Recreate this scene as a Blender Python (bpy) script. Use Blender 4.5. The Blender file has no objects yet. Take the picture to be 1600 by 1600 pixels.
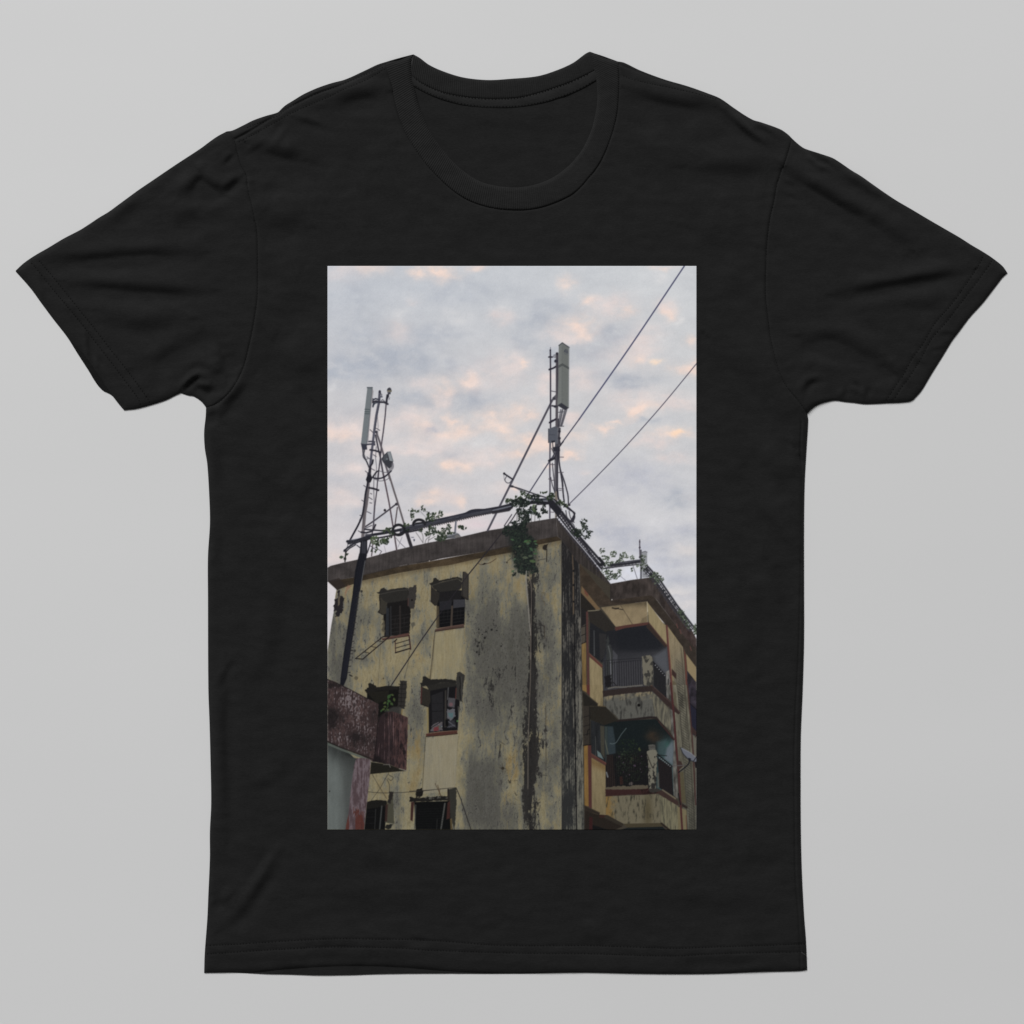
# ---------------------------------------------------------------- the printed picture, painted as ink colours
import numpy as np
PX0, PY0, PW, PH = 512.0, 416.0, 576.0, 880.0      # the print's rectangle on the shirt
KS = 1.25                                          # ink samples per unit
NW, NH = int(PW * KS) + 1, int(PH * KS) + 1
GX = PX0 + np.arange(NW) / KS
GY = PY0 + np.arange(NH) / KS
XX, YY = np.meshgrid(GX, GY)
CV = np.zeros((NH, NW, 3))
PR = np.random.RandomState(11)

def vnoise(x, y, seed):
    """gradient noise"""
    xi = np.floor(x).astype(np.int64); yi = np.floor(y).astype(np.int64)
    fx = x - xi; fy = y - yi
    ux = fx * fx * fx * (fx * (fx * 6 - 15) + 10); uy = fy * fy * fy * (fy * (fy * 6 - 15) + 10)
    def g(a, b, dx, dy):
        n = (a * 374761393 + b * 668265263 + seed * 974634777) & 0xffffffff
        n = ((n ^ (n >> 13)) * 1274126177) & 0xffffffff
        n = ((n ^ (n >> 16)) * 2246822519) & 0xffffffff
        t = ((n ^ (n >> 15)) & 0xffff) / 65536.0 * 6.2831853
        return np.cos(t) * dx + np.sin(t) * dy
    a = g(xi, yi, fx, fy); b = g(xi + 1, yi, fx - 1, fy); c = g(xi, yi + 1, fx, fy - 1); d = g(xi + 1, yi + 1, fx - 1, fy - 1)
    return ((a * (1 - ux) + b * ux) * (1 - uy) + (c * (1 - ux) + d * ux) * uy) * 1.5

def fbm(sx, sy, seed, octv=4, x=None, y=None):
    x = XX if x is None else x; y = YY if y is None else y
    s = 0; a = 1.0; t = 0
    for i in range(octv):
        s = s + a * vnoise(x / sx * 2 ** i + 17.3 * i, y / sy * 2 ** i + 5.1 * i, seed + i * 7)
        t += a; a *= 0.55
    return s / t * 2.5

def sstep(e0, e1, v):
    t = np.clip((v - e0) / (e1 - e0), 0, 1)
    return t * t * (3 - 2 * t)

def box(x0, y0, x1, y1):
    i0 = max(0, int((x0 - PX0) * KS) - 1); i1 = min(NW, int((x1 - PX0) * KS) + 3)
    j0 = max(0, int((y0 - PY0) * KS) - 1); j1 = min(NH, int((y1 - PY0) * KS) + 3)
    return (slice(j0, j1), slice(i0, i1)) if (i1 > i0 and j1 > j0) else None

def segd(P, X, Y, closed):
    d = np.full(X.shape, 1e9)
    n = len(P)
    for k in range(n if closed else n - 1):
        ax, ay = P[k]; bx, by = P[(k + 1) % n]
        vx, vy = bx - ax, by - ay
        L = vx * vx + vy * vy + 1e-9
        t = np.clip(((X - ax) * vx + (Y - ay) * vy) / L, 0, 1)
        d = np.minimum(d, (X - ax - t * vx) ** 2 + (Y - ay - t * vy) ** 2)
    return np.sqrt(d)

def polymask(P, X, Y, soft=0.5):
    ins = np.zeros(X.shape, bool)
    n = len(P)
    for k in range(n):
        ax, ay = P[k]; bx, by = P[(k + 1) % n]
        if ay == by: continue
        c = ((ay > Y) != (by > Y)) & (X < (bx - ax) * (Y - ay) / (by - ay) + ax)
        ins ^= c
    d = segd(P, X, Y, True)
    return np.clip(0.5 + np.where(ins, d, -d) / (2 * soft), 0, 1)

class Tile:
    def __init__(s, ox, oy, k): s.o = (ox, oy); s.k = k
    def __call__(s, *v):
        return [(s.o[0] + v[i] / s.k, s.o[1] + v[i + 1] / s.k) for i in range(0, len(v), 2)]
A_ = Tile(512, 860, 8); B_ = Tile(640, 860, 8); C_ = Tile(770, 830, 8); D_ = Tile(900, 880, 6.957)
E_ = Tile(512, 1040, 6.25); F_ = Tile(640, 1040, 6.25); G_ = Tile(770, 1020, 5.8); H_ = Tile(900, 1070, 6.957)
I_ = Tile(540, 590, 10); J_ = Tile(510, 740, 10); K_ = Tile(640, 750, 10); L_ = Tile(780, 520, 8.886)
M_ = Tile(770, 690, 10); N_ = Tile(880, 780, 7.619)
S1 = Tile(500, 400, 5.333); S2 = Tile(800, 400, 5.333); S3 = Tile(500, 700, 5.333); S4 = Tile(800, 700, 5.333)
S5 = Tile(500, 1000, 5.333); S6 = Tile(800, 1000, 5.333); O_ = Tile(0, 0, 1)

def col(c): return np.array(c, float) / 255.0

def poly(P, c, a=1.0, soft=0.5, rough=0.0, seed=1, grad=None):
    """flat ink patch; rough jitters its outline, grad=(colour at the bottom) blends down the patch"""
    xs = [p[0] for p in P]; ys = [p[1] for p in P]
    m = soft + rough + 1
    b = box(min(xs) - m, min(ys) - m, max(xs) + m, max(ys) + m)
    if b is None: return
    X, Y = XX[b], YY[b]
    if rough:
        X = X + rough * fbm(5, 5, seed, 3, X, Y); Y = Y + rough * fbm(5, 5, seed + 50, 3, XX[b], Y)
    k = (polymask(P, X, Y, soft) * a)[..., None]
    cc = col(c)
    if grad is not None:
        t = ((Y - min(ys)) / max(1e-6, max(ys) - min(ys))).clip(0, 1)[..., None]
        cc = cc * (1 - t) + col(grad) * t
    CV[b] = CV[b] * (1 - k) + cc * k

LW = [1.0]
def line(P, w, c, a=1.0, smooth=False, soft=0.5, w1=None):
    w = w * LW[0]
    if smooth: P = catmull(P, 8)
    xs = [p[0] for p in P]; ys = [p[1] for p in P]
    m = w + soft + 1
    b = box(min(xs) - m, min(ys) - m, max(xs) + m, max(ys) + m)
    if b is None: return
    d = segd(P, XX[b], YY[b], False)
    ww = w
    if w < 1.0: a = a * w; ww = 1.0
    k = (np.clip((ww / 2 + soft - d) / (2 * soft), 0, 1) * a)[..., None]
    CV[b] = CV[b] * (1 - k) + col(c) * k

def catmull(P, n):
    P = [np.array(p, float) for p in P]
    Q = [2 * P[0] - P[1]] + P + [2 * P[-1] - P[-2]]
    out = []
    for i in range(1, len(Q) - 2):
        for j in range(n):
            t = j / n
            out.append(tuple(0.5 * (2 * Q[i] + (Q[i + 1] - Q[i - 1]) * t + (2 * Q[i - 1] - 5 * Q[i] + 4 * Q[i + 1] - Q[i + 2]) * t * t
                                    + (3 * Q[i] - Q[i - 1] - 3 * Q[i + 1] + Q[i + 2]) * t ** 3)))
    out.append(tuple(P[-1]))
    return out

WX = 6 * fbm(30, 22, 3, 5); WY = 4.5 * fbm(30, 22, 9, 5)
BF = np.clip(1 + .5 * fbm(26, 17, 13, 4), .35, 1.7)
def blob(p, rx, ry, c, a, rot=0.0, warp=1.0, pw=1.0):
    x, y = p
    R = 2.6 * max(rx, ry) + 14
    b = box(x - R, y - R, x + R, y + R)
    if b is None: return
    X = XX[b] + WX[b] * warp - x; Y = YY[b] + WY[b] * warp - y
    cr, sr = np.cos(rot), np.sin(rot)
    u = (X * cr + Y * sr) / rx; v = (-X * sr + Y * cr) / ry
    k = (np.clip(np.exp(-(u * u + v * v) ** pw) * a * BF[b], 0, 1))[..., None]
    CV[b] = CV[b] * (1 - k) + col(c) * k

def dot(p, r, c, a=1.0, ry=None):
    x, y = p; ry = ry or r
    b = box(x - r - 1, y - ry - 1, x + r + 1, y + ry + 1)
    if b is None: return
    d = np.sqrt(((XX[b] - x) / r) ** 2 + ((YY[b] - y) / ry) ** 2)
    k = (np.clip((1 - d) * min(r, ry) + 0.5, 0, 1) * a)[..., None]
    CV[b] = CV[b] * (1 - k) + col(c) * k

def leaf(x, y, s, ang, c, a=1.0, asp=0.55):
    ca, sa = np.cos(ang), np.sin(ang)
    P = []
    for u, v in ((-1, 0), (-.45, asp * .8), (.15, asp), (.65, asp * .5), (1.15, 0), (.65, -asp * .5), (.15, -asp), (-.45, -asp * .8)):
        P.append((x + s * (u * ca - v * sa), y + s * (u * sa + v * ca)))
    poly(P, c, a, 0.45)

def leaves(p, rx, ry, n, s, cols, seed, a=1.0):
    r = np.random.RandomState(seed)
    for i in range(n):
        th = r.rand() * 6.283; q = np.sqrt(r.rand())
        leaf(p[0] + rx * q * np.cos(th), p[1] + ry * q * np.sin(th), s * (0.6 + 0.8 * r.rand()), r.rand() * 6.283,
             cols[r.randint(len(cols))], a)

def tex(P, fn, soft=0.5, rough=0.0, seed=1):
    """fill a polygon with a painted texture fn(X, Y, current) -> rgb"""
    xs = [p[0] for p in P]; ys = [p[1] for p in P]
    b = box(min(xs) - 3, min(ys) - 3, max(xs) + 3, max(ys) + 3)
    if b is None: return
    X, Y = XX[b], YY[b]
    Xr, Yr = (X + rough * fbm(5, 5, seed, 3, X, Y), Y + rough * fbm(5, 5, seed + 50, 3, X, Y)) if rough else (X, Y)
    k = polymask(P, Xr, Yr, soft)[..., None]
    CV[b] = CV[b] * (1 - k) + np.clip(fn(X, Y, CV[b]), 0, 1) * k

def gauss(X, Y, L):
    s = np.zeros(X.shape)
    for x, y, rx, ry, a in L:
        s = s + a * np.exp(-((X - x) / rx) ** 2 - ((Y - y) / ry) ** 2)
    return s
def mix(a, b, t): return a * (1 - t[..., None]) + b * t[..., None]

# ---- sky
def sky():
    ty = ((YY - PY0) / 470).clip(0, 1)[..., None]; tx = ((XX - PX0) / PW)[..., None]
    c0 = col((192, 196, 203)) * (1 - tx) + col((204, 206, 209)) * tx
    c1 = col((200, 199, 202)) * (1 - tx) + col((206, 206, 208)) * tx
    c2 = col((210, 205, 207)) * (1 - tx) + col((206, 206, 210)) * tx
    t1 = sstep(0, .5, ty); t2 = sstep(.45, 1, ty)
    CV[:] = (c0 * (1 - t1) + c1 * t1) * (1 - t2) + c2 * t2
    P = (243, 219, 207); Q = (226, 213, 210); W = (219, 218, 219); B = (176, 181, 191); V = (187, 189, 199)
    T = [S1, [(190,130,25,15,Q,.6),(420,100,22,8,P,.6),(830,120,14,9,P,.8),(1010,150,20,10,P,.85),(1060,180,10,6,P,.8),(1310,100,14,4,P,.6),
              (1520,410,12,8,W,.7),(1520,510,16,10,Q,.7),(1120,540,22,18,W,.6),(650,640,20,14,Q,.85),(660,500,14,12,W,.6),(780,370,9,6,Q,.5),
              (450,900,50,25,B,.45),(700,820,40,20,B,.45),(830,1200,42,16,B,.35),(1250,1190,45,18,B,.4),(950,650,40,15,B,.35),(250,300,40,40,B,.2),
              (1150,300,60,20,B,.25),(150,950,30,20,B,.45),(1000,930,60,16,B,.3),(350,650,40,18,B,.25),(250,1300,40,12,(186,186,192),.4),
              (1250,1040,13,13,P,.95),(1400,1000,40,22,Q,.5),(1590,900,20,20,Q,.6),(1020,1130,16,18,P,.65),(1010,1240,12,18,Q,.6),
              (820,1060,16,10,Q,.6),(850,1400,13,15,P,.9),(1110,1370,11,7,P,1),(1190,1470,17,8,P,1),(1050,1500,20,9,P,.9),(700,1350,40,14,Q,.75),
              (190,1440,50,16,Q,.9),(150,1500,40,8,P,.6),(1450,1370,25,14,P,.8),(1530,1450,14,8,P,.8),(900,1580,40,14,Q,.7),(340,1580,12,8,Q,.6),
              (100,1100,8,8,W,.5),(900,1450,10,7,(190,190,198),.7),(1350,1560,40,10,W,.5)],
         S2, [(350,420,40,18,B,.25),(200,550,30,20,B,.3),(350,820,25,25,B,.25),(850,650,40,14,B,.35),(700,800,35,25,B,.3),(960,1050,40,12,B,.4),
              (60,700,20,14,B,.25),(750,1000,30,12,B,.2),(1150,1370,30,6,B,.25),
              (460,240,12,10,P,.6),(640,380,14,8,P,.7),(850,420,30,16,Q,.7),(960,450,12,7,P,.85),(1310,470,9,12,P,.85),(1290,420,14,10,Q,.7),
              (1250,100,14,4,P,.6),(1220,170,10,10,W,.7),
              (560,600,24,15,P,.85),(600,665,12,7,P,.8),(400,650,24,10,Q,.7),(500,700,16,6,Q,.7),(1120,680,22,18,Q,.65),(1050,760,24,20,Q,.5),
              (940,850,40,18,Q,.5),(1040,870,8,5,P,.8),(1190,875,8,4,(252,224,200),1),(1500,700,10,8,P,.7),(1460,950,20,8,P,.9),(1530,890,6,6,P,.8),
              (1250,700,14,6,W,.7),(1400,550,6,6,(222,220,220),.7),(60,900,12,12,Q,.7),(100,900,5,5,P,.8),(280,1070,14,18,Q,.75),(580,1030,24,16,Q,.7),
              (80,1290,18,12,P,.75),(150,1320,10,6,P,.9),(1000,1200,40,16,Q,.6),(1030,1300,20,8,P,1),(760,1440,14,6,P,.9),
              (860,1385,8,3,P,.8),(1180,1240,12,5,P,.7),(1300,1200,40,10,Q,.6),(1450,1250,25,8,Q,.7),(1320,1480,26,8,P,.9),(1385,1470,12,6,(254,222,196),1),
              (1200,1550,24,8,Q,.8),(500,1350,12,10,Q,.8),(520,1500,20,10,P,.7),(150,1530,26,8,P,.9),(250,1580,20,8,P,.9),(1070,1550,16,6,Q,.7)],
         S3, [(1100,60,18,9,B,.4),(150,250,30,12,B,.2),(700,300,40,14,B,.2),(450,560,40,14,B,.2),(950,520,40,12,B,.15),
              (250,180,30,10,Q,.7),(750,30,60,8,Q,.8),(1060,150,15,9,P,.9),(1210,150,18,9,P,.8),(1400,80,35,12,Q,.8),(950,400,15,10,P,.85),
              (880,440,10,8,P,.8),(1100,370,20,14,Q,.7),(1160,450,10,8,P,.7),
              (150,380,20,14,Q,.6),(200,450,30,8,Q,.6),(120,900,30,12,Q,.7),(1500,350,20,10,Q,.6),(1150,600,40,14,Q,.6),
              (500,800,30,12,(214,212,222),.6),(1350,620,40,10,(220,206,210),.6)],
         S4, [(1400,420,30,16,B,.4),(850,720,50,20,V,.5),(1450,680,25,14,V,.5),(1400,1100,30,10,V,.6),(1300,950,30,10,V,.45),(1050,200,40,20,V,.3),
              (1000,300,50,20,V,.3),(500,450,40,30,V,.15),(1400,1230,30,6,V,.4),(1100,820,40,14,V,.4),
              (60,60,20,8,P,.7),(260,10,14,4,P,.9),(495,50,11,6,P,1),(450,75,10,4,P,.9),(280,150,8,4,P,.7),(20,330,6,5,P,.7),(620,200,8,4,Q,.6),
              (1400,90,30,8,Q,.5),(1250,60,10,5,Q,.5),(1200,630,30,10,(214,213,216),.6),(1500,570,20,14,(216,214,215),.6),(1450,860,20,10,(222,215,212),.6),
              (1250,1200,40,8,(220,215,214),.8),(1500,1300,20,10,(222,214,212),.6),(1000,1060,40,20,(216,218,228),.8),
              (600,330,60,30,(205,204,210),.4),(1500,420,12,8,(222,214,212),.3)]]
    for i in range(0, len(T), 2):
        for x, y, rx, ry, c, a in T[i + 1]:
            if c in (B, V): a = min(.85, a * 1.9); rx *= 1.1
            else: rx *= 1.12; ry *= 1.12
            blob(T[i](x, y)[0], rx, ry, c, a, 0.0 if (x, y) != (1030, 1300) else -0.5, 1.0)
    n = fbm(26, 16, 31, 5); n2 = fbm(9, 7, 77, 4)
    CV[:] += (n * 0.007 + n2 * 0.0015 + .004 * fbm(13, 9, 35, 4) + fbm(80, 40, 33, 3) * 0.012)[..., None] * np.array([1.0, .95, .85])

DK = (44, 43, 52); DK2 = (58, 55, 66)

def wallcol(X, Y):
    t = ((Y - 850) / 450).clip(0, 1)
    return mix(col((156, 140, 101)) + 0 * X[..., None], col((150, 138, 101)) + 0 * X[..., None], t)

STG = [(552,985,22,40,.75),(575,965,16,22,.6),(600,1000,10,30,.35),(575,1030,16,12,.6),(540,1050,14,25,.6),(520,990,8,70,.9),(530,1040,14,50,.9),
       (655,1000,14,18,.55),(668,990,10,30,.5),(640,1090,20,30,.25),(650,1105,16,30,.75),(655,1130,12,20,.7),(760,960,18,50,.55),(770,1010,34,50,.8),
       (745,1040,22,60,.6),(800,1000,26,60,.7),(790,1090,34,60,.75),(765,1120,26,40,.55),(770,1200,20,20,.6),(755,1230,30,30,.8),(770,1270,22,40,.9),
       (740,1190,14,30,.5),(745,1260,20,40,.8),(850,960,14,60,.75),(858,1040,12,60,.7),(860,900,16,30,.4),(815,960,14,60,.55),(862,1140,10,50,.7),
       (865,1190,10,20,.8),(850,1240,10,60,.3),(810,1040,14,50,.75),(800,1280,8,20,.4),(560,1110,16,14,.5),(735,920,10,30,.4),(755,900,12,20,.35),
       (622,1280,8,40,.55),(700,1060,10,20,.3),(610,1060,30,10,.25),(815,1190,12,40,.4),(770,900,20,30,.3),(700,980,6,20,.2),(620,1250,10,20,.4)]
STD = [(829,925,5,26,1.0),(832,975,6,60,1.1),(831,1050,7,50,1.1),(829,1110,9,40,.95),(833,1160,9,45,1.1),(828,1210,7,50,1.0),(824,1260,7,50,1.0),(835,1285,8,30,.7),
       (842,1010,8,30,.6),(818,1140,4,60,.6),(820,1190,4,50,.6),(814,1010,6,40,.4),(846,1160,8,22,.5),(836,1200,10,20,.6),(851,1215,6,12,.5),
       (775,1050,14,18,.5),(752,1010,10,16,.55),(768,985,14,14,.4),(764,1070,12,14,.6),(772,1095,10,12,.5),(778,1105,14,30,.25),(836,900,14,16,.6),
       (540,975,7,16,.3),(571,975,9,9,.45),(850,985,8,20,.4),(800,1045,10,20,.35),(798,1115,10,30,.35),(808,1270,6,16,.5),(775,1200,6,4,.4),
       (862,905,4,30,.25),(842,1260,8,10,.55),(846,880,10,10,.3)]
STY = [(795,1200,18,16,.9),(790,1282,12,30,.9),(770,1150,8,10,.5),(655,1160,8,20,.9),(648,1230,10,30,.6),(600,1240,14,30,.5),(560,1060,12,8,.5),(700,1000,12,30,.4),(730,930,10,26,.3),(808,1160,8,14,.5),(811,925,7,35,.8),(852,935,8,22,1.1),(800,1110,6,40,.5),(795,1200,14,12,1.1),(805,1180,12,16,.6),(790,1270,8,30,.8),(808,1070,6,30,.4),(860,1090,8,40,.5),
       (845,1170,6,40,.4),(640,1140,10,20,.7),(640,1170,14,30,.7),(655,1180,4,30,.5),(700,1040,10,30,.5),(700,1160,20,40,.25),(660,890,30,8,.6),(620,900,20,6,.6),
       (590,910,20,6,.6),(720,880,20,6,.5),(595,1060,14,10,.5),(660,1030,8,10,.6),(845,1040,6,20,.3),(866,1270,10,30,.3),(850,1120,4,30,.4)]

def frontwall(X, Y, cur):
    base = wallcol(X, Y)
    dn = 1 - 0.06 * ((Y - 850) / 450).clip(0, 1)
    wx = X + 2.5 * fbm(9, 18, 4, 3, X, Y)
    st = fbm(2.4, 40, 5, 4, wx, Y); st2 = fbm(6, 80, 6, 3, wx, Y); st3 = fbm(4.5, 15, 7, 4, X, Y)
    md = fbm(15, 26, 15, 5, X, Y); fine = fbm(3.0, 4.5, 25, 4, X, Y); big = fbm(40, 70, 35, 4, X, Y)
    yel = sstep(.15, 1.1, gauss(X, Y, STY) + .34 * fbm(22, 38, 16, 4, X, Y) + .15 * st)
    base = mix(base, (col((164, 133, 76)) * 0.95)[None, None] * dn[..., None], yel * .68)
    right = sstep(716, 740, X - .02 * (1040 - Y) + 7 * fbm(16, 34, 52, 4, X, Y)) * (.35 + .65 * sstep(890, 985, Y + 14 * md))
    clean = gauss(X, Y, [(803,1110,7,46,1),(797,1200,14,50,.9),(856,1130,9,50,.8),(845,1272,10,30,.9),(815,925,6,40,1),(852,937,7,22,1.2),(846,1030,7,20,.8),(866,1220,12,60,.5),(745,900,30,20,.4)])
    g = .75 * gauss(X, Y, STG) + .30 * md + .22 * st + .08 * fine + .24 * big + .26 * st2 + .07 * st3 + .25 + .32 * right + .35 * gauss(X, Y, [(832,1080,20,220,1)]) - .42 * clean
    gm = .78 * sstep(-.05, .95, g) + .18 * sstep(.45, .62, g)
    base = mix(base, col((111, 110, 98))[None, None] * dn[..., None], gm * .95)
    gd = .7 * sstep(.7, 1.35, g + .2 * fine + .25 * st) + .3 * sstep(.95, 1.15, g + .2 * st3)
    base = mix(base, col((76, 74, 71))[None, None] * dn[..., None], gd * .62)
    d = .88 * gauss(X, Y, STD) + .20 * md + .34 * st + .20 * fine + .2 * st2 + .22 * st3
    dm = .55 * sstep(.35, .95, d) + .45 * sstep(.62, .74, d)
    base = mix(base, col((44, 42, 41))[None, None] * (dn * .98)[..., None], dm * .95)
    core = np.exp(-((X - 828.5 + .9 * fbm(30, 30, 48, 2, X, Y)) / 2.2) ** 2) * sstep(905, 925, Y) + .7 * np.exp(-((X - 836 + 1.5 * fbm(30, 30, 49, 2, X, Y)) / 1.8) ** 2) * sstep(930, 960, Y)
    base = mix(base, col((34, 32, 32))[None, None] + 0 * base, (core * sstep(-.6, .4, st3 + st)).clip(0, 1) * .8)
    sp = sstep(.6, 1.2, fbm(2.2, 3.4, 45, 4, X, Y) + .3 * st) * sstep(.35, 1.05, g + .35 * fbm(18, 18, 47, 3, X, Y))
    base = mix(base, col((48, 46, 44))[None, None] + 0 * base, sp * .62)
    pits = sstep(1.2, 1.6, fbm(2.3, 2.6, 46, 2, X, Y)) * .4
    base = mix(base, col((74, 66, 52))[None, None] + 0 * base, pits)
    # crazing and peeled rims near the wet strip
    cz = np.exp(-(np.abs(fbm(13, 20, 51, 3, X, Y)) / .035) ** 1.0) * gauss(X, Y, [(830,1150,34,180,1),(800,1200,24,60,.6)])
    base = mix(base, col((52, 48, 42))[None, None] + 0 * base, cz.clip(0, 1) * .6)
    base = base * (1 + .08 * st + .045 * fine + .05 * md + .05 * st2 + .04 * st3)[..., None]
    return base

def darkface(X, Y, cur):
    st = fbm(1.7, 60, 61, 4, X, Y); md = fbm(8, 30, 62, 4, X, Y); fine = fbm(1.4, 6, 63, 3, X, Y)
    t = ((Y - 860) / 430).clip(0, 1)
    lt = .10 + .22 * t + gauss(X, Y, [(905,1200,8,120,.5),(884,1250,6,20,-.3),(890,1130,8,40,-.2),(905,960,5,50,.2),(886,1080,8,30,.15),(893,985,6,15,.35),(885,870,4,15,.3),(888,1215,8,12,.4),
                                      (903,1290,8,40,.3),(887,1270,8,30,-.4),(905,1060,6,80,.25)])
    m = sstep(.1, .95, lt + .42 * st + .28 * md + .22 * fine)
    a = mix(col((35, 34, 36))[None, None] + 0 * X[..., None], col((46, 47, 47))[None, None] + 0 * X[..., None], t)
    b = mix(col((112, 106, 98))[None, None] + 0 * X[..., None], col((112, 110, 96))[None, None] + 0 * X[..., None], t)
    return mix(a, b, m)

def fascia(X, Y, cur):
    st = fbm(3, 40, 71, 4, X, Y); md = fbm(20, 14, 72, 4, X, Y)
    b = col((66, 60, 59))[None, None] * (1 + .09 * st + .12 * md)[..., None]
    return b

def awning(T, roofpts, c=(42, 39, 37)):
    poly(T(*roofpts), c, 1, .5, .5)

def building():
    # --- main front wall
    W = O_(526,921, 567,906, 624,894, 672,886, 702,882, 760,869, 800,862, 842,850, 878,843, 878,1297, 512,1297, 512,1018, 513,1010, 518,976, 522,954, 524,932)
    tex(W, frontwall, .6)
    # darker band right under the eaves
    for (p, q) in ((O_(567,908)[0], O_(672,888)[0]), (O_(672,888)[0], O_(760,871)[0]), (O_(760,871)[0], O_(877,846)[0])):
        line([p, q], 5, (84, 70, 50), .55, soft=4)
    # panel joints
    line(O_(595,1010, 588,1110), .8, (70, 62, 48), .5); line(O_(680,985, 672,1062), 1, (52, 45, 38), .8); line(O_(678,1000,676,1050), 1, (60,50,40), .4)
    line(O_(665,1152, 660,1235), .9, (70, 60, 40), .7); line(O_(723,985,719,1060), .8, (84,78,64), .5); line(O_(716,1150,710,1230), 1, (88, 82, 66), .6)
    line(O_(641,1012, 637,1040, 632,1060), .9, (74, 66, 52), .6); line(O_(686,886,686,905), .7, (90, 80, 58), .7)
    # lighter panels below the right-hand windows
    tex(O_(681,990, 724,982, 720,1052, 716,1062, 674,1066), lambda X, Y, c: mix(c, col((152, 140, 104))[None, None] + .03 * fbm(2.5, 40, 81, 3, X, Y)[..., None], 0 * X + .6))
    tex(O_(666,1153, 716,1147, 712,1225, 708,1236, 660,1240), lambda X, Y, c: mix(c, col((146, 137, 112))[None, None] + .02 * fbm(2.5, 40, 82, 3, X, Y)[..., None], 0 * X + .75))
    # corner pale plaster edge
    line(O_(876.5,848, 877,1000, 877.5,1297), 1.6, (134, 126, 108), .6)
    # --- narrow dark stained face
    tex(O_(877.5,843, 905,881, 908,1000, 910,1080, 913.7,1297, 877.8,1297), darkface, .6)
    line(O_(877.6,850, 878,1297), 1, (30, 29, 30), .7)
    line(O_(894,862, 895.5,890, 896,960), 2.0, (104, 86, 66), .9); line(O_(897,960, 898,1100, 899,1180, 901,1297), 2.0, (24, 23, 26), .95)
    line(O_(893,865, 894,960, 895,1150), 1.0, (26, 25, 27), .8)
    for y in (892, 914, 940, 975, 1010, 1047, 1074, 1102, 1133, 1158, 1185, 1220, 1259): dot((896 + (y - 880) * .011, y), 1.6, (22, 21, 24), 1)
    # --- parapet
    F1 = O_(512,887, 517,884, 537,879, 560,874, 573,872, 620,859, 669,848, 719,839, 762,829, 800,823, 826,816, 869,809, 871,838, 837,844, 800,853, 765,860, 690,872, 672,877, 624,885, 553,902, 512,909)
    SF = O_(512,908, 553,902, 624,885, 672,877, 765,860, 837,843, 870,837, 878,844, 842,851, 800,863, 760,870, 702,883, 672,887, 624,895, 567,907, 527,922)
    tex(SF, lambda X, Y, c: col((60, 49, 36))[None, None] * (1 + .14 * fbm(14, 8, 91, 4, X, Y))[..., None] + (gauss(X, Y, [(690,882,60,10,.07),(590,904,20,8,.02)]))[..., None] * np.array([1, .75, .4]))
    tex(F1, fascia)
    line(O_(553,902, 624,885, 690,872, 765,860, 837,843), 1.2, (44, 38, 36), .8)
    line(O_(624,884.5, 636,882), 1, (120, 112, 108), .8); line(O_(640,881.5, 651,880), .9, (120, 112, 108), .6); dot((671, 876.5), 1, (170, 160, 150)); line(O_(745,864,756,862), .8, (110,100,90), .5)
    poly(O_(512,908, 527,922, 540,915, 530,903), (47, 39, 36), .8)
    # right side fascia
    tex(O_(869,809, 894,837, 912,859, 954,912, 954,938, 931,912, 905,882, 878,844, 871,838), lambda X, Y, c: col((58, 52, 50))[None, None] * (1 + .2 * fbm(3, 40, 73, 4, X, Y))[..., None])
    line(O_(870.5,811, 872,839), 1, (80, 70, 66), .6)
    # dark streaks running off the fascia into the stained face
    poly(O_(878,846, 892,860, 893,900, 879,890), (38, 36, 38), .55, 5)
    # --- right hand block: recess and soffit
    poly(O_(905,880, 1088,1010, 1088,1297, 913,1297, 908,1000), (66, 60, 50))
    SO = O_(905,880, 931,911, 954,937, 1018,929, 1024,935, 1044,961, 1069,993, 1088,1014, 1088,1044, 1065,1010, 1038,974, 1010,940, 980,943, 936,948, 907,917)
    tex(SO, lambda X, Y, c: mix(col((66, 54, 43))[None, None] + 0 * X[..., None], col((56, 48, 42))[None, None] + 0 * X[..., None], ((X - 910) / 150).clip(0, 1)) * (1 + .12 * fbm(14, 12, 92, 4, X, Y))[..., None])
    line(O_(955,939, 985,942, 1012,938), 3, (44, 38, 34), .6, soft=1.5)
    # yellow wall under soffit
    tex(D_(270,480, 570,440, 770,415, 780,645, 430,690, 345,575), lambda X, Y, c: col((146, 126, 92))[None, None] * (1 + .06 * fbm(10, 14, 93, 4, X, Y) - .35 * np.exp(-((Y - 942) / 6) ** 2) - .12 * ((960 - X) / 40).clip(0, 1))[..., None])
    tex(D_(770,415, 950,655, 1000,690, 1150,900, 1160,1600, 1060,1600, 1000,900, 790,640), lambda X, Y, c: col((152, 134, 94))[None, None] * (1 + .05 * fbm(3, 26, 94, 4, X, Y) - .22 * ((Y - 1000) / 100).clip(0, 1))[..., None])
    line(D_(772,420, 778,640), 1.2, (176, 164, 136), .8)
    tex(D_(790,560, 780,645, 690,655, 720,600), lambda X, Y, c: c * .85)
    line(D_(395,485, 430,495, 460,488), 2.2, (52, 44, 36), .95); line(D_(430,490, 510,505), 1.3, (44, 38, 34), .9); line(D_(480,450, 610,660), .7, (64, 54, 44), .9)
    poly(D_(60,245, 240,470, 270,500, 215,505, 55,320), (118, 92, 62)); poly(D_(85,275, 130,330, 130,370, 95,330), (112, 56, 46), .7)
    # dark awning beside the stained face
    poly(D_(50,320, 210,495, 205,505, 140,515, 125,560, 100,700, 55,700), (40, 36, 33)); poly(D_(58,480, 112,520, 108,880, 60,880), (36, 34, 35))
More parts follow.
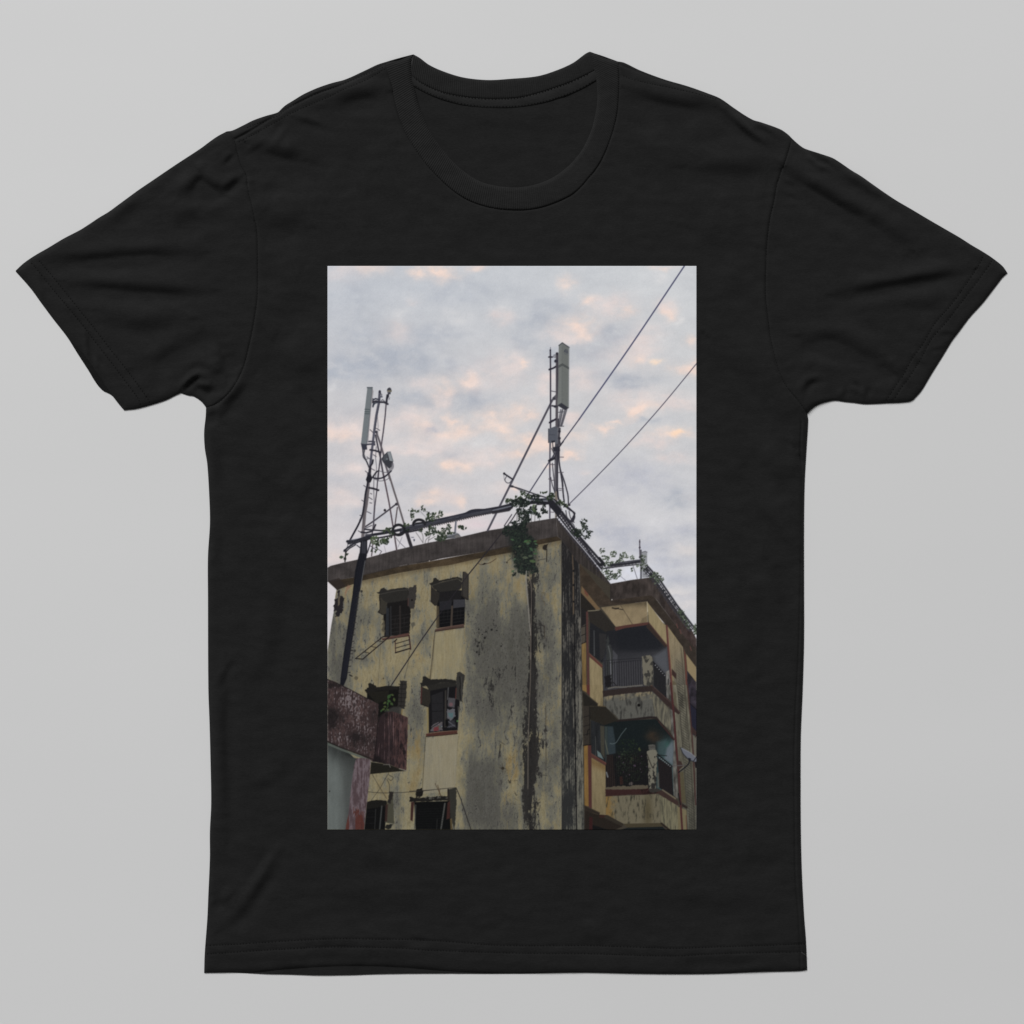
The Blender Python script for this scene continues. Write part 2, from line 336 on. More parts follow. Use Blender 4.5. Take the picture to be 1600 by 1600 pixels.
    poly(D_(58,690, 100,660, 100,860, 62,875), (88, 80, 68), .8); line(D_(58,695, 100,680), 1, (30, 28, 28)); line(D_(58,785, 102,768), 1, (30, 28, 28)); line(D_(62,878, 112,855), 1.6, (26, 24, 26))
    poly(D_(60,880, 108,860, 112,1400, 72,1380), (138, 108, 58), 1, .5)
    tex(D_(60,880, 108,860, 112,1400, 72,1380), lambda X, Y, c: c * (1 - .2 * ((Y - 1000) / 80).clip(0, 1) + .06 * fbm(3, 20, 95, 3, X, Y))[..., None])
    # balcony awning slab
    poly(D_(130,520, 270,510, 430,690, 400,740, 330,770, 150,650), (46, 42, 38)); line(D_(130,518, 200,515, 250,508), 1.3, (150, 140, 110), .8)
    poly(D_(150,640, 340,760, 330,1060, 280,1080, 145,975), (34, 35, 39)); poly(D_(190,730, 200,730, 205,1010, 192,1005), (74, 76, 78), .9); poly(D_(250,760, 330,770, 330,1000, 262,1060), (52, 50, 50), .7)
    poly(D_(108,530, 130,520, 135,900, 152,1440, 122,1400), (88, 54, 50), 1, .5)
    tex(D_(145,1020, 282,1130, 290,1400, 292,1600, 152,1600, 150,1400), lambda X, Y, c: col((146, 128, 90))[None, None] * (1 + .05 * fbm(4, 20, 104, 3, X, Y) - .04 * sstep(1078, 1095, Y))[..., None])
    poly(D_(140,975, 285,1108, 285,1142, 145,1012), (98, 54, 46)); line(D_(142,978, 284,1110), .9, (120, 76, 64), .8)
    # balcony interior (upper)
    tex(D_(330,740, 430,720, 780,660, 985,905, 1000,950, 1030,1600, 985,1500, 300,1400, 290,1060, 330,900), lambda X, Y, c: mix(col((34, 35, 40))[None, None] + 0 * X[..., None], col((58, 58, 63))[None, None] + 0 * X[..., None], sstep(1000, 1050, Y + .25 * (X - 950))))
    poly(D_(400,940, 450,1000, 450,1340, 400,1320), (76, 76, 82), .8); poly(D_(460,1080, 720,1060, 720,1320, 480,1335), (66, 65, 70), .6, 2); poly(D_(840,1010, 990,920, 1010,1240, 860,1080), (90, 93, 101), .7, 3)
    poly(D_(430,720, 780,660, 860,760, 960,900, 900,940, 700,960, 450,940), (31, 33, 39), .85, 4)
    # slab edge of the roof of the balcony
    poly(D_(420,695, 540,672, 790,640, 790,668, 530,705, 430,735), (88, 52, 46)); poly(D_(790,642, 985,890, 970,915, 760,690), (58, 45, 40)); line(D_(790,645, 985,893), 1.1, (96, 56, 50), .8)
    # curtain / cloth on the balcony
    poly(D_(345,780, 360,870, 395,930, 400,1200, 385,1350, 320,1350, 330,1000, 325,880), (54, 56, 56), 1, .6, 1.0); line(D_(350,900, 372,1000, 380,1200), 1.6, (104, 106, 106), .7, True); line(D_(370,1060,380,1330), 1.2, (136,136,146), .8)
    poly(D_(310,1230, 380,1210, 385,1340, 320,1350), (30, 28, 30), 1, .5, 1)
    # railing
    for i in range(17):
        x = 315 + i * 25.5; line(D_(x, 1070 - (x - 315) * .03, x + 6, 1355 - (x - 315) * .08), .9, (28, 27, 32), .9)
    line(D_(290,1060, 715,1030), .9, (34, 33, 38), .9); line(D_(360,1085, 715,1050), .8, (34, 33, 38), .8); line(D_(400,1290, 450,1340), 1, (30, 28, 30))
    line(D_(350,1360, 420,1345, 520,1345, 720,1325), 2.2, (128, 122, 110), .65)
    # pillar of the upper balcony
    tex(D_(718,1010, 800,995, 835,1030, 842,1330, 780,1345, 735,1320, 722,1150), lambda X, Y, c: mix(col((116, 110, 94))[None, None] + 0 * X[..., None], col((60, 58, 54))[None, None] + 0 * X[..., None], sstep(0.0, .5, fbm(9, 14, 96, 4, X, Y) + .3 * (X - 1012) / 8)), .5, .4)
    # side railing
    poly(D_(840,1070, 975,1220, 985,1480, 845,1330), (30, 30, 34)); line(D_(838,1072, 975,1222), 1.8, (26, 26, 30))
    for i in range(6): dot(D_(862 + i * 20, 1108 + i * 22)[0], 1.0, (150, 150, 156), .9)
    for i in range(9): line(D_(852 + i * 15, 1100 + i * 16, 856 + i * 15, 1340 + i * 16), .8, (52, 50, 52), .7)
    tex(D_(975,1180, 1030,1150, 1040,1300, 1050,1600, 1000,1560, 985,1480), lambda X, Y, c: col((112, 110, 106))[None, None] * (1 + .3 * fbm(4, 16, 97, 3, X, Y))[..., None])
    line(D_(1003,1260, 1010,1540), 1.6, (44, 42, 42), .8)
    # balcony ledge and front
    poly(D_(290,1385, 500,1365, 830,1335, 835,1385, 560,1415, 290,1450), (56, 44, 42), 1, .5, .5); line(D_(820,1335, 830,1350), 3, (110, 76, 62), .8)
    poly(D_(830,1340, 1000,1490, 1112,1600, 1090,1630, 1040,1590, 835,1390), (60, 46, 43))
    # far right wing: walls, pipes, louvres
    tex(D_(1000,720, 1160,910, 1170,1000, 1215,1600, 1110,1600, 1045,1150), lambda X, Y, c: mix(col((140, 124, 94))[None, None] + 0 * X[..., None], col((98, 94, 82))[None, None] + 0 * X[..., None], sstep(1000, 1090, Y + 1.0 * (X - 1055))) * (1 + .08 * fbm(3, 26, 98, 4, X, Y))[..., None])
    line(D_(985,680, 1000,900, 1020,1130, 1045,1400, 1058,1600), 3.1, (94, 54, 50)); line(D_(992,700, 1028,1130, 1054,1500), 1, (140, 80, 68), .6)
    poly(D_(1040,1145, 1090,1200, 1088,1262, 1040,1210), (62, 44, 40)); poly(D_(1045,1270, 1088,1300, 1105,1560, 1060,1540), (98, 88, 66))
    poly(D_(1170,930, 1195,1000, 1225,1600, 1205,1600, 1180,1100), (104, 60, 50))
    poly(D_(1195,985, 1305,1130, 1305,1290, 1210,1170), (150, 130, 92))
    tex(D_(1205,1165, 1305,1295, 1305,1640, 1225,1640), lambda X, Y, c: col((52, 46, 54))[None, None] * (1 + .25 * fbm(9, 14, 99, 3, X, Y))[..., None])
    poly(D_(1215,1180, 1250,1240, 1240,1350, 1220,1330), (40, 38, 42)); poly(D_(1240,1530, 1305,1590, 1305,1640, 1240,1640), (36, 36, 56))
    # second-tier fascia of the right block
    tex(O_(954,912, 987,906, 1017,902, 1025,908, 1053,947, 1081,985, 1088,998, 1088,1015, 1069,994, 1044,961, 1025,936, 1017,930, 954,938), lambda X, Y, c: col((60, 52, 49))[None, None] * (1 + .2 * fbm(8, 16, 74, 4, X, Y) + .18 * np.exp(-((X - 1015) / 8) ** 2))[..., None] + (.03 * ((X - 1030) / 40).clip(0, 1))[..., None] * np.array([1, .2, .2]))
    line(O_(1024,908, 1026,936), 1, (84, 74, 66), .5); line(O_(954,913, 954,938), 1.2, (40, 36, 36), .8); dot((956,937), 1, (180,176,170))
    for y, x in ((975, 1057), (984, 1062), (1010, 1078)): line([(x, y), (x + 2, y + 6)], 1.5, (120, 70, 64), .7)
    line(D_(1085,1060, 1092,1300, 1110,1600), 1, (84, 78, 66), .5)
    for i in range(26):
        y = 1040 + i * 30
        line([D_(1085 + i * 3.4, y)[0], D_(1155 + i * 3.4, y + 62)[0]], .9, (70, 66, 58), .65)
    line(D_(1140,920, 1165,1200, 1190,1500, 1200,1620), 1.2, (76, 68, 54), .7)

def lowerright():
    # everything in H tile (y from 1070)
    tex(H_(1050,0, 1250,0, 1300,700, 1308,1580, 1190,1580, 1160,1350, 1110,900, 1090,520, 1060,200), lambda X, Y, c: mix(col((108, 103, 86))[None, None] + 0 * X[..., None], col((84, 82, 70))[None, None] + 0 * X[..., None], ((Y - 1070) / 220).clip(0, 1)) * (1 + .16 * fbm(3, 30, 101, 4, X, Y) + .1 * fbm(10, 20, 102, 3, X, Y))[..., None])
    poly(H_(1055,60, 1085,90, 1100,270, 1070,240), (92, 84, 64), .8)
    for i in range(54):
        y = -20 + i * 29.5; x = 1100 + y * .085
        line([H_(x, y)[0], H_(x + 70 + y * .005, y + 50)[0]], .8, (48, 46, 42), .7)
    line(H_(1095,0, 1130,300, 1160,700, 1190,1100, 1210,1580), 1.2, (60, 57, 50), .7); line(H_(1180,0, 1210,400, 1250,900, 1290,1580), 1.4, (58, 55, 48), .7)
    for i in range(6): line(H_(1115 + i * 2, 80 + i * 26, 1160 + i * 2, 120 + i * 26), 1.5, (40, 38, 36), .6)
    tex(H_(1205,-60, 1310,60, 1310,560, 1262,540, 1240,250), lambda X, Y, c: col((48, 43, 52))[None, None] * (1 + .25 * fbm(9, 14, 99, 3, X, Y))[..., None])
    poly(H_(1235,200, 1310,270, 1310,500, 1250,440), (35, 35, 52)); line(H_(1235,200,1310,268), 1.2, (26,24,30)); poly(H_(1250,440, 1310,510, 1310,560, 1256,520), (60, 44, 42))
    poly(H_(1258,540, 1310,580, 1310,800, 1272,740), (104, 100, 88), .9, .5, .6); line(H_(1210,0, 1250,420, 1272,740, 1300,1300), 2.2, (70, 42, 40), .9)
    poly(H_(1285,830, 1310,820, 1310,900, 1295,900), (30, 24, 28))
    # column strip between balconies
    tex(H_(975,0, 1040,0, 1062,500, 1085,700, 1110,1240, 1060,1200, 1030,860, 1060,600, 1030,500, 1020,260), lambda X, Y, c: col((92, 90, 84))[None, None] * (1 + .3 * fbm(4, 18, 103, 3, X, Y))[..., None])
    # left window column, upper remains: pale panel + red post
    poly(H_(68,0, 125,0, 128,90, 70,55), (138, 106, 54)); poly(H_(112,0, 150,0, 152,120, 118,90), (92, 46, 42))
    tex(H_(150,0, 290,0, 292,225, 240,230, 152,125), lambda X, Y, c: col((142, 124, 86))[None, None] * (1 + .07 * fbm(4, 20, 104, 3, X, Y) - .22 * sstep(1085, 1105, Y + 0 * X) * sstep(.1, .6, fbm(3, 30, 105, 2, X, Y)))[..., None])
    # lower balcony interior
    tex(H_(300,400, 870,370, 1060,590, 1050,870, 1060,1210, 900,1130, 320,1110), lambda X, Y, c: mix(mix(col((22, 30, 32))[None, None] + 0 * X[..., None], col((60, 84, 86))[None, None] + 0 * X[..., None], sstep(1018, 1046, X + .18 * (Y - 1160)) * sstep(1140, 1172, Y)), col((26, 25, 27))[None, None] + 0 * X[..., None], sstep(1168, 1188, Y + .1 * (X - 950)) * sstep(1030, 1016, X)))
    blob(H_(850,570)[0], 9, 12, (70, 52, 38), .7, 0, .5); blob(H_(980,650)[0], 8, 5, (52, 96, 88), .7, 0, .4); poly(H_(985,690, 1050,600, 1062,690, 1050,870, 960,800), (104, 112, 122), .8, 2)
    poly(H_(880,620, 980,590, 970,760, 890,750), (58, 80, 82), .7, 2.5)
    poly(H_(340,450, 400,450, 425,600, 430,740, 345,770), (48, 60, 66), .9, 1); poly(H_(300,450, 340,450, 345,760, 320,870, 312,640), (56, 66, 64), .9)
    line(H_(305,560, 350,755), 1.1, (108, 104, 84), .8); line(H_(545,470, 490,540, 440,620, 400,640, 370,636), 1.0, (100, 116, 118), .8, True)
    # slab balcony 1 front (upper balcony parapet)
    tex(H_(295,130, 500,100, 820,70, 860,350, 800,352, 640,370, 470,385, 440,340, 300,225), lambda X, Y, c: mix(mix(col((136, 122, 92))[None, None] + 0 * X[..., None], col((92, 91, 84))[None, None] + 0 * X[..., None], sstep(1084, 1096, Y + 5 * fbm(12, 8, 106, 4, X, Y) + .06 * (X - 940))), col((58, 57, 54))[None, None] + 0 * X[..., None], 1.0 * sstep(-.1, 1.2, fbm(4, 16, 107, 4, X, Y) + gauss(X, Y, [(1000,1100,6,10,.5),(960,1112,8,12,.35),(945,1108,4,20,.2)]))), .5, .4)
    tex(H_(820,70, 870,110, 1030,280, 1030,500, 860,350), lambda X, Y, c: mix(col((118, 112, 92))[None, None] + 0 * X[..., None], col((62, 61, 57))[None, None] + 0 * X[..., None], .8 * sstep(-.6, 1.4, fbm(3, 22, 108, 4, X, Y) + .3)), .5)
    dot(H_(682,220)[0], 2.3, (16, 14, 14))
    poly(H_(288,65, 560,28, 830,10, 835,70, 560,85, 292,130), (50, 40, 38), 1, .5, .5); poly(H_(830,10, 1040,185, 1132,300, 1115,322, 1030,265, 835,72), (56, 42, 40), 1, .5)
    line(H_(850,30, 1040,200, 1130,300), 1, (88, 66, 60), .7)
    line(H_(440,390, 640,372, 800,352, 870,356, 1060,590), 3.4, (38, 30, 30), .9); line(H_(900,400, 1062,590), 1.6, (70, 42, 40), .8)
    # awning left lower
    poly(H_(72,70, 235,205, 235,232, 80,230), (37, 34, 30)); line(H_(72,68, 236,205), 1.4, (62, 54, 44), .9)
    poly(H_(80,235, 240,230, 320,235, 460,385, 300,440, 160,380), (41, 37, 31)); line(H_(245,228, 320,234), 1.4, (92, 76, 52), .8); poly(H_(80,228, 150,236, 155,640, 86,660), (54, 48, 42))
    for y in (350, 450, 545): line(H_(82, y, 150, y - 18), .9, (28, 26, 26))
    line(H_(148,240, 152,650), 1.1, (22, 21, 22)); line(H_(84,660, 158,650), 1.8, (18, 17, 19)); line(H_(120,545, 130,490, 145,480), 1.2, (20,19,20))
    tex(H_(160,380, 310,440, 320,840, 160,750), lambda X, Y, c: col((36, 38, 41))[None, None] * (1 + .15 * fbm(5, 30, 109, 3, X, Y))[..., None]); poly(H_(262,440, 305,450, 310,800, 272,740), (78, 74, 58), .7)
    line(H_(210,560, 215,780), 1, (84, 84, 80), .7); poly(H_(228,710, 265,740, 300,810, 235,775), (104, 124, 124), .9)
    # left lower panels
    poly(H_(85,662, 135,655, 138,1320, 92,1310), (136, 100, 46)); tex(H_(85,662, 135,655, 138,1320, 92,1310), lambda X, Y, c: c * (1 + .1 * fbm(4, 30, 110, 3, X, Y))[..., None])
    poly(H_(128,655, 165,655, 172,1345, 138,1330), (84, 46, 43)); poly(H_(165,745, 330,850, 325,875, 165,785), (90, 52, 45)); line(H_(165,745,328,850), .9, (128,72,58), .7)
    tex(H_(168,790, 320,878, 325,1415, 172,1400), lambda X, Y, c: mix(col((142, 124, 86))[None, None] + 0 * X[..., None], col((116, 88, 48))[None, None] + 0 * X[..., None], (.75 * np.exp(-((Y - 1194 - .4 * (X - 935)) / 8) ** 2) + 0 * X).clip(0, 1)) * (1 + .05 * fbm(4, 30, 111, 3, X, Y) - .15 * ((Y - 1200) / 80).clip(0, 1))[..., None])
    # plants and flowers
    leaves(H_(560,690)[0], 16, 16, 120, 1.3, [(30, 44, 30), (24, 34, 26), (38, 54, 36), (20, 26, 22)], 5, .8)
    leaves(H_(600,900)[0], 24, 24, 260, 1.3, [(28, 38, 28), (22, 30, 24), (36, 48, 34), (18, 20, 18), (44, 40, 34)], 6, .8)
    leaves(H_(690,700)[0], 1.6, 2.5, 8, 1.2, [(80, 88, 46), (64, 76, 40)], 7); leaves(H_(600,820)[0], 2, 5, 8, 1.1, [(86, 84, 50), (60, 64, 40)], 8)
    leaves(H_(540,820)[0], 17, 20, 90, 1.2, [(50, 64, 46), (62, 76, 54), (42, 52, 44)], 66, .6)
    for x, y, s in ((470,778,1.5),(515,843,1.2),(635,875,1.9),(710,775,1.1),(770,888,1.1),(700,915,1.2),(708,948,1.0),(515,945,.9),(700,850,.9),(580,975,1.0),(943,938,1.3),(545,990,.9),(640,882,1.2)):
        dot(H_(x, y)[0], s * .8, (112, 84, 112), .7)
    poly(H_(470,1000, 505,990, 512,1080, 478,1085), (62, 36, 30), .8); poly(H_(330,760, 400,755, 430,1100, 330,1108), (44, 34, 32), .85); dot(H_(600,1072)[0], 2.6, (104, 92, 88), .8); dot(H_(585,1076)[0], 2, (90, 82, 78), .7)
    for i in range(20):
        x = 335 + i * 23; line(H_(x, 765, x + 4, 1105 - i), .8, (18, 18, 20), .75)
    line(H_(330,762, 400,755), 1, (22, 22, 24)); line(H_(330,950, 345,1000), 2, (130, 136, 140), .8)
    # ledge
    poly(H_(325,1112, 560,1096, 780,1086, 785,1130, 560,1140, 325,1140), (92, 82, 66), 1, .5, .8); poly(H_(318,1135, 560,1135, 785,1125, 900,1135, 905,1180, 740,1190, 560,1195, 320,1210), (58, 33, 32), 1, .5, .6)
    tex(H_(700,1130, 905,1130, 905,1185, 720,1190), lambda X, Y, c: c * (.8 + .3 * fbm(4, 4, 112, 3, X, Y))[..., None])
    # pillar with stone
    tex(H_(768,725, 800,705, 860,705, 885,740, 875,900, 870,1130, 790,1130, 782,880), lambda X, Y, c: mix(col((118, 114, 98))[None, None] + 0 * X[..., None], col((46, 44, 42))[None, None] + 0 * X[..., None], sstep(.05, .5, fbm(6, 9, 113, 4, X, Y) + .02 * (Y - 1205))), .5, .6)
    poly(H_(785,655, 830,645, 860,652, 862,700, 800,705, 790,690), (92, 90, 84), 1, .5, .4); line(H_(788,668, 860,664), .8, (52, 50, 48)); line(H_(792,684,860,680), .8, (56,54,50))
    line(H_(775,760, 800,830, 830,900, 860,860), 1.3, (34, 30, 28), .8)
    # side railing
    poly(H_(885,790, 1040,890, 1058,1210, 905,1120), (26, 24, 27)); line(H_(885,755, 1045,885), 1.8, (20, 20, 23))
    for i in range(7): dot(H_(908 + i * 19, 790 + i * 15.5)[0], 1.0, (126, 130, 132), .9)
    for i in range(10): line(H_(900 + i * 15, 800 + i * 11, 905 + i * 15, 1110 + i * 11), .8, (56, 44, 42), .6)
    line(H_(885,760, 985,770), 1, (24, 28, 28)); poly(H_(880,960, 900,950, 905,1110, 885,1120), (88, 88, 80), .8)
    # lower balcony front
    tex(H_(325,1212, 560,1200, 740,1195, 890,1180, 930,1500, 515,1510, 350,1415, 325,1410), lambda X, Y, c: mix(mix(mix(col((112, 104, 82))[None, None] + 0 * X[..., None], col((136, 104, 52))[None, None] + 0 * X[..., None], sstep(965, 948, X + 4 * fbm(10, 10, 114, 3, X, Y))), col((80, 70, 46))[None, None] + 0 * X[..., None], gauss(X, Y, [(1012,1268,7,30,.8)]).clip(0, 1)), col((60, 57, 46))[None, None] + 0 * X[..., None], .95 * sstep(.1, 1.3, fbm(4, 16, 115, 4, X, Y) + gauss(X, Y, [(990,1245,10,6,.6),(1006,1265,2,20,.6),(1025,1252,5,6,.5)]))), .5)
    tex(H_(890,1180, 1110,1310, 1110,1580, 1000,1580, 930,1500), lambda X, Y, c: mix(col((122, 116, 88))[None, None] + 0 * X[..., None], col((66, 64, 54))[None, None] + 0 * X[..., None], .8 * sstep(-.5, 1.5, fbm(3, 26, 116, 4, X, Y) + .5 * ((1045 - X) / 20).clip(0, 1))), .5)
    poly(H_(870,1140, 930,1140, 1110,1270, 1108,1315, 900,1190), (62, 44, 40), 1, .5, .5); line(H_(940,1140, 1080,1235), 2.2, (122, 108, 84), .8); poly(H_(790,1130, 900,1125, 920,1150, 860,1170, 800,1170), (54, 52, 48), .9, .5, .6)
    poly(H_(1150,1285, 1215,1325, 1200,1345, 1150,1320), (48, 38, 34)); poly(H_(515,1508, 930,1500, 940,1540, 560,1555), (70, 62, 44)); poly(H_(560,1550, 940,1540, 1000,1600, 400,1600), (24, 30, 32)); line(H_(930,1505, 1030,1590), 3, (44, 36, 30))
    # lower left awning
    poly(H_(92,1310, 258,1390, 255,1412, 240,1408, 95,1360), (46, 38, 32), 1, .5); line(H_(92,1310,258,1388), 1.2, (66, 56, 44), .9)
    poly(H_(95,1360, 240,1410, 330,1415, 515,1508, 500,1540, 380,1590, 95,1590), (40, 33, 28)); poly(H_(250,1412, 330,1415, 400,1450, 250,1440), (54, 32, 28)); poly(H_(330,1415, 515,1508, 500,1540, 300,1440), (52, 46, 38)); poly(H_(145,1430, 180,1440, 178,1600, 140,1600), (58, 28, 28)); poly(H_(180,1520, 400,1590, 400,1640, 180,1640), (20, 20, 22))
    # right red pipe lower + strips
    poly(H_(1100,1320, 1200,1360, 1205,1590, 1110,1590), (124, 112, 78), .9); line(H_(1195,1420,1202,1590), 1.2, (96,52,40), .7)
    poly(H_(1115,950, 1165,940, 1195,1290, 1140,1270), (86, 78, 54), .9)
    line(H_(1028,-20, 1060,300, 1085,650, 1115,950, 1135,1290, 1155,1600), 3.0, (78, 40, 40)); line(H_(1110,1180,1135,1300), 1.6, (24,22,26), .9)
    # satellite dish
    poly(H_(1100,820, 1140,830, 1165,880, 1120,920, 1105,900), (64, 46, 42)); line(H_(1045,880, 1180,872), 1.4, (88, 84, 84)); line(H_(1232,810, 1225,850, 1190,890, 1115,950), 1.8, (28, 28, 34), 1, True)
    poly(H_(1135,680, 1165,690, 1240,735, 1300,790, 1310,800, 1310,835, 1270,832, 1215,800, 1160,740), (104, 108, 120), 1, .5); line(H_(1135,682, 1165,750, 1225,808, 1275,832), 1.4, (40, 42, 50), .9, True); line(H_(1150,690,1240,735,1305,790), 1.2, (132,136,146), .8)
    line(H_(1310,780, 1275,830), 1.4, (40, 40, 50)); poly(H_(1220,790, 1250,800, 1240,830, 1222,825), (30, 30, 38))

def window(T, opening, bars, frame=None, c=(20, 19, 21)):
    poly(T(*opening), c)

def windows():
    # --- A: damaged window upper left
    poly(A_(640,520, 700,800, 680,980, 720,1080, 745,640), (70, 64, 52), .75, 1, 1.2)
    poly(A_(655,530, 1010,480, 1030,600, 1040,720, 1025,1040, 770,1070, 715,1075, 715,900, 690,800, 660,640), (26, 24, 24), 1, .6, .6)
    poly(A_(640,530, 900,485, 1005,480, 1015,590, 990,620, 740,660, 690,640), (44, 42, 39), 1, .8, .4)
    poly(A_(645,560, 700,620, 745,650, 735,790, 690,800, 630,770, 660,740), (58, 54, 46), 1, .5, 1.0)
    line(A_(648,560, 655,640, 655,740, 632,770, 688,802), 1.6, (32, 29, 28), .9)
    poly(A_(610,525, 650,515, 665,480, 700,465, 740,495, 880,470, 960,463, 1005,470, 1010,492, 890,497, 760,512, 650,550), (42, 40, 38), 1, .5, .5)
    poly(A_(1015,470, 1075,455, 1080,430, 1112,432, 1105,600, 1075,735, 1030,725, 1000,690, 1005,600), (56, 52, 50), 1, .5, .8); line(A_(1008,600, 1005,690), 1.4, (84, 52, 48), .8); dot(A_(1055,620)[0], 1.5, (24,22,22))
    for x in (740, 790, 905): line(A_(x, 700, x + 2, 1060), 1.4 if x != 905 else 2.6, (52, 54, 58) if x < 800 else (50, 44, 42), .9)
    poly(A_(735,720, 770,720, 770,1075, 722,1075), (42, 46, 52), .8)
    for y in (820, 860, 920, 970, 1020): line(A_(790, y + 6, 895, y - 10), .7, (50, 47, 47), .8); line(A_(925, y - 10, 1030, y - 28), .7, (50, 47, 47), .8)
    line(A_(845,860, 840,960), .7, (52,48,48), .8); line(A_(960,840, 955,930), .7, (52,48,48), .8); line(A_(870,870,868,1040), .6, (48,45,45), .7)
    poly(A_(675,1100, 760,1080, 900,1050, 1015,1030, 1022,1070, 860,1090, 690,1122), (92, 60, 52), 1, .5, .4); line(A_(690,1118, 860,1092, 1010,1068), 1, (50, 30, 28), .9)
    poly(A_(1045,740, 1090,730, 1095,760, 1060,850), (96, 92, 80), .6, 1, .8); poly(A_(1040,910, 1085,890, 1090,930, 1050,990), (76, 74, 66), .75, .8, .8)
    line(A_(650,548, 880,500, 1008,490), 1.1, (72, 69, 63), .8)
    # grille hanging open
    fr = (34, 28, 28)
    line(A_(695,1075, 350,1350), 1.3, fr); line(A_(770,1080, 440,1358), 1.5, fr); line(A_(350,1350, 440,1358), 1.6, fr); line(A_(700,1078,775,1075), 1.6, fr)
    for x0, y0, x1, y1 in ((625,1130,690,1140), (535,1198,610,1212), (445,1268,530,1283)): line(A_(x0, y0, x1, y1), 1.0, fr, .9)
    line(A_(845,1130, 850,1275), 1.2, (62, 34, 32)); line(A_(848,1278, 1035,1222), 1.9, fr); line(A_(1018,1060, 1038,1235), 1.8, (60, 30, 30)); line(A_(830,1140, 865,1110), 1.5, fr)
    for y in (1165, 1220): line(A_(850, y, 1025, y - 50), 1.1, fr)
    # --- B: upper right window
    poly(B_(340,480, 665,500, 695,610, 685,930, 520,950, 345,970), (17, 17, 20)); poly(B_(355,520, 640,500, 650,600, 545,640, 370,660), (30, 29, 31))
    poly(B_(375,640, 530,620, 520,730, 372,755), (40, 40, 45), .9); poly(B_(548,615, 695,610, 690,705, 545,722), (58, 58, 64), .95); poly(B_(365,740,372,740,375,960,340,965), (60,52,44), .9)
    poly(B_(522,690, 545,690, 535,945, 508,948), (70, 60, 52)); poly(B_(338,690, 368,700, 362,962, 332,965), (82, 70, 52), .9)
    for y in (780, 830, 870, 910): line(B_(372, y + 4, 510, y - 14), .7, (46, 44, 44), .85); line(B_(545, y - 10, 688, y - 30), .7, (46, 44, 44), .85)
    for x in (480, 600, 430, 640): line(B_(x, 740, x - 3, 850), .6, (46, 44, 44), .8)
    poly(B_(275,430, 600,350, 660,400, 650,470, 620,495, 380,520, 300,480), (44, 42, 39), 1, .8)
    poly(B_(270,440, 300,480, 375,530, 370,600, 340,690, 310,685, 268,640), (47, 43, 39)); line(B_(275,430, 270,640, 320,688), 1.4, (38, 33, 32), .9)
    poly(B_(245,410, 290,395, 300,350, 330,343, 370,375, 600,328, 660,355, 655,385, 600,352, 400,395, 270,440), (40, 38, 35), 1, .5, .5)
    poly(B_(668,265, 695,265, 738,300, 735,615, 715,620, 645,565, 655,450, 665,350), (58, 54, 50), 1, .5); line(B_(735,300, 733,615), 1.2, (38, 36, 36)); line(B_(645,560, 730,615), 1.4, (40, 34, 32)); line(B_(668,270,660,560), 1, (34,32,32))
    poly(B_(320,985, 500,950, 680,920, 682,960, 500,985, 325,1015), (82, 60, 52)); line(B_(320,1012, 500,985, 680,960), 1.1, (46, 30, 26)); line(B_(330,980,500,950,675,925), .9, (124,92,78), .8)
    line(B_(270,441, 400,397, 600,353, 655,385), 1.1, (70, 67, 60), .8); line(F_(115,206, 200,191, 330,166, 460,169), 1.0, (62, 59, 53), .8)
    # crack
    line(B_(860,165, 900,178, 940,165, 1000,155, 1080,105), 1.1, (70, 52, 40), .8, True); poly(B_(905,175, 935,155, 960,165, 930,180), (36, 30, 28)); dot(B_(1218,152)[0], 1.2, (60,52,44))
    for x, y, r in ((940,1092,1.8),(1025,990,1.7),(865,985,1.2),(955,1015,1.3),(1090,1000,1.2),(850,1195,1.6),(870,1150,1.4),(840,1270,1.5),(870,1300,1.2),(1145,1195,1.3),(815,1415,1),(910,1050,1)):
        dot(B_(x, y)[0], r, (30, 29, 29), .9)
    for i in range(26):
        x = 800 + PR.rand() * 130; y = 1000 + PR.rand() * 310; line(B_(x, y, x + PR.randn() * 3, y + 12 + PR.rand() * 22), 1, (44, 42, 40), .6)
    # --- F: third window
    poly(F_(185,195, 460,180, 490,360, 470,630, 320,640, 190,655, 185,400), (22, 21, 24)); poly(F_(215,290, 325,250, 330,560, 220,600), (38, 37, 40), .9); line(F_(215,450, 320,440), 1, (20, 20, 22)); line(F_(220,370,320,365), .8, (26,25,28))
    poly(F_(345,240, 360,240, 360,600, 340,600), (56, 52, 48)); line(F_(380,190, 372,330), 1.8, (88, 88, 88), .8)
    poly(F_(380,310, 450,320, 440,420, 370,400), (76, 74, 78), 1, .6, .6); poly(F_(365,430, 440,420, 445,490, 400,540, 362,500), (96, 96, 102), 1, .6, 1.0); poly(F_(375,460, 430,460, 420,510, 385,500), (76, 108, 112), .9, .6, .5); dot(F_(405,378)[0], 3, (120, 80, 86), .8); line(F_(370,400, 445,418), 1.4, (24, 22, 26))
    poly(F_(375,540, 440,530, 455,600, 380,610), (50, 50, 56), .9, .6, 1.0); line(F_(380,545,440,590), 1.4, (96,96,104), .8); line(F_(370,600,440,580), 1.3, (88,88,96), .8); poly(F_(350,520,378,545,380,580,350,590), (14,14,16))
    poly(F_(215,590, 260,555, 320,545, 325,630, 205,645), (92, 86, 88), 1, .6, 1.0); poly(F_(235,610, 290,580, 285,630, 240,640), (118, 44, 48), .9, .6, .6); leaves(F_(295,590)[0], 4, 5, 12, 1.1, [(70, 110, 70), (140, 130, 136), (60, 60, 90)], 9); dot(F_(468,540)[0], 1.6, (70, 120, 60)); line(F_(220,600,300,552), 1, (30,28,32))
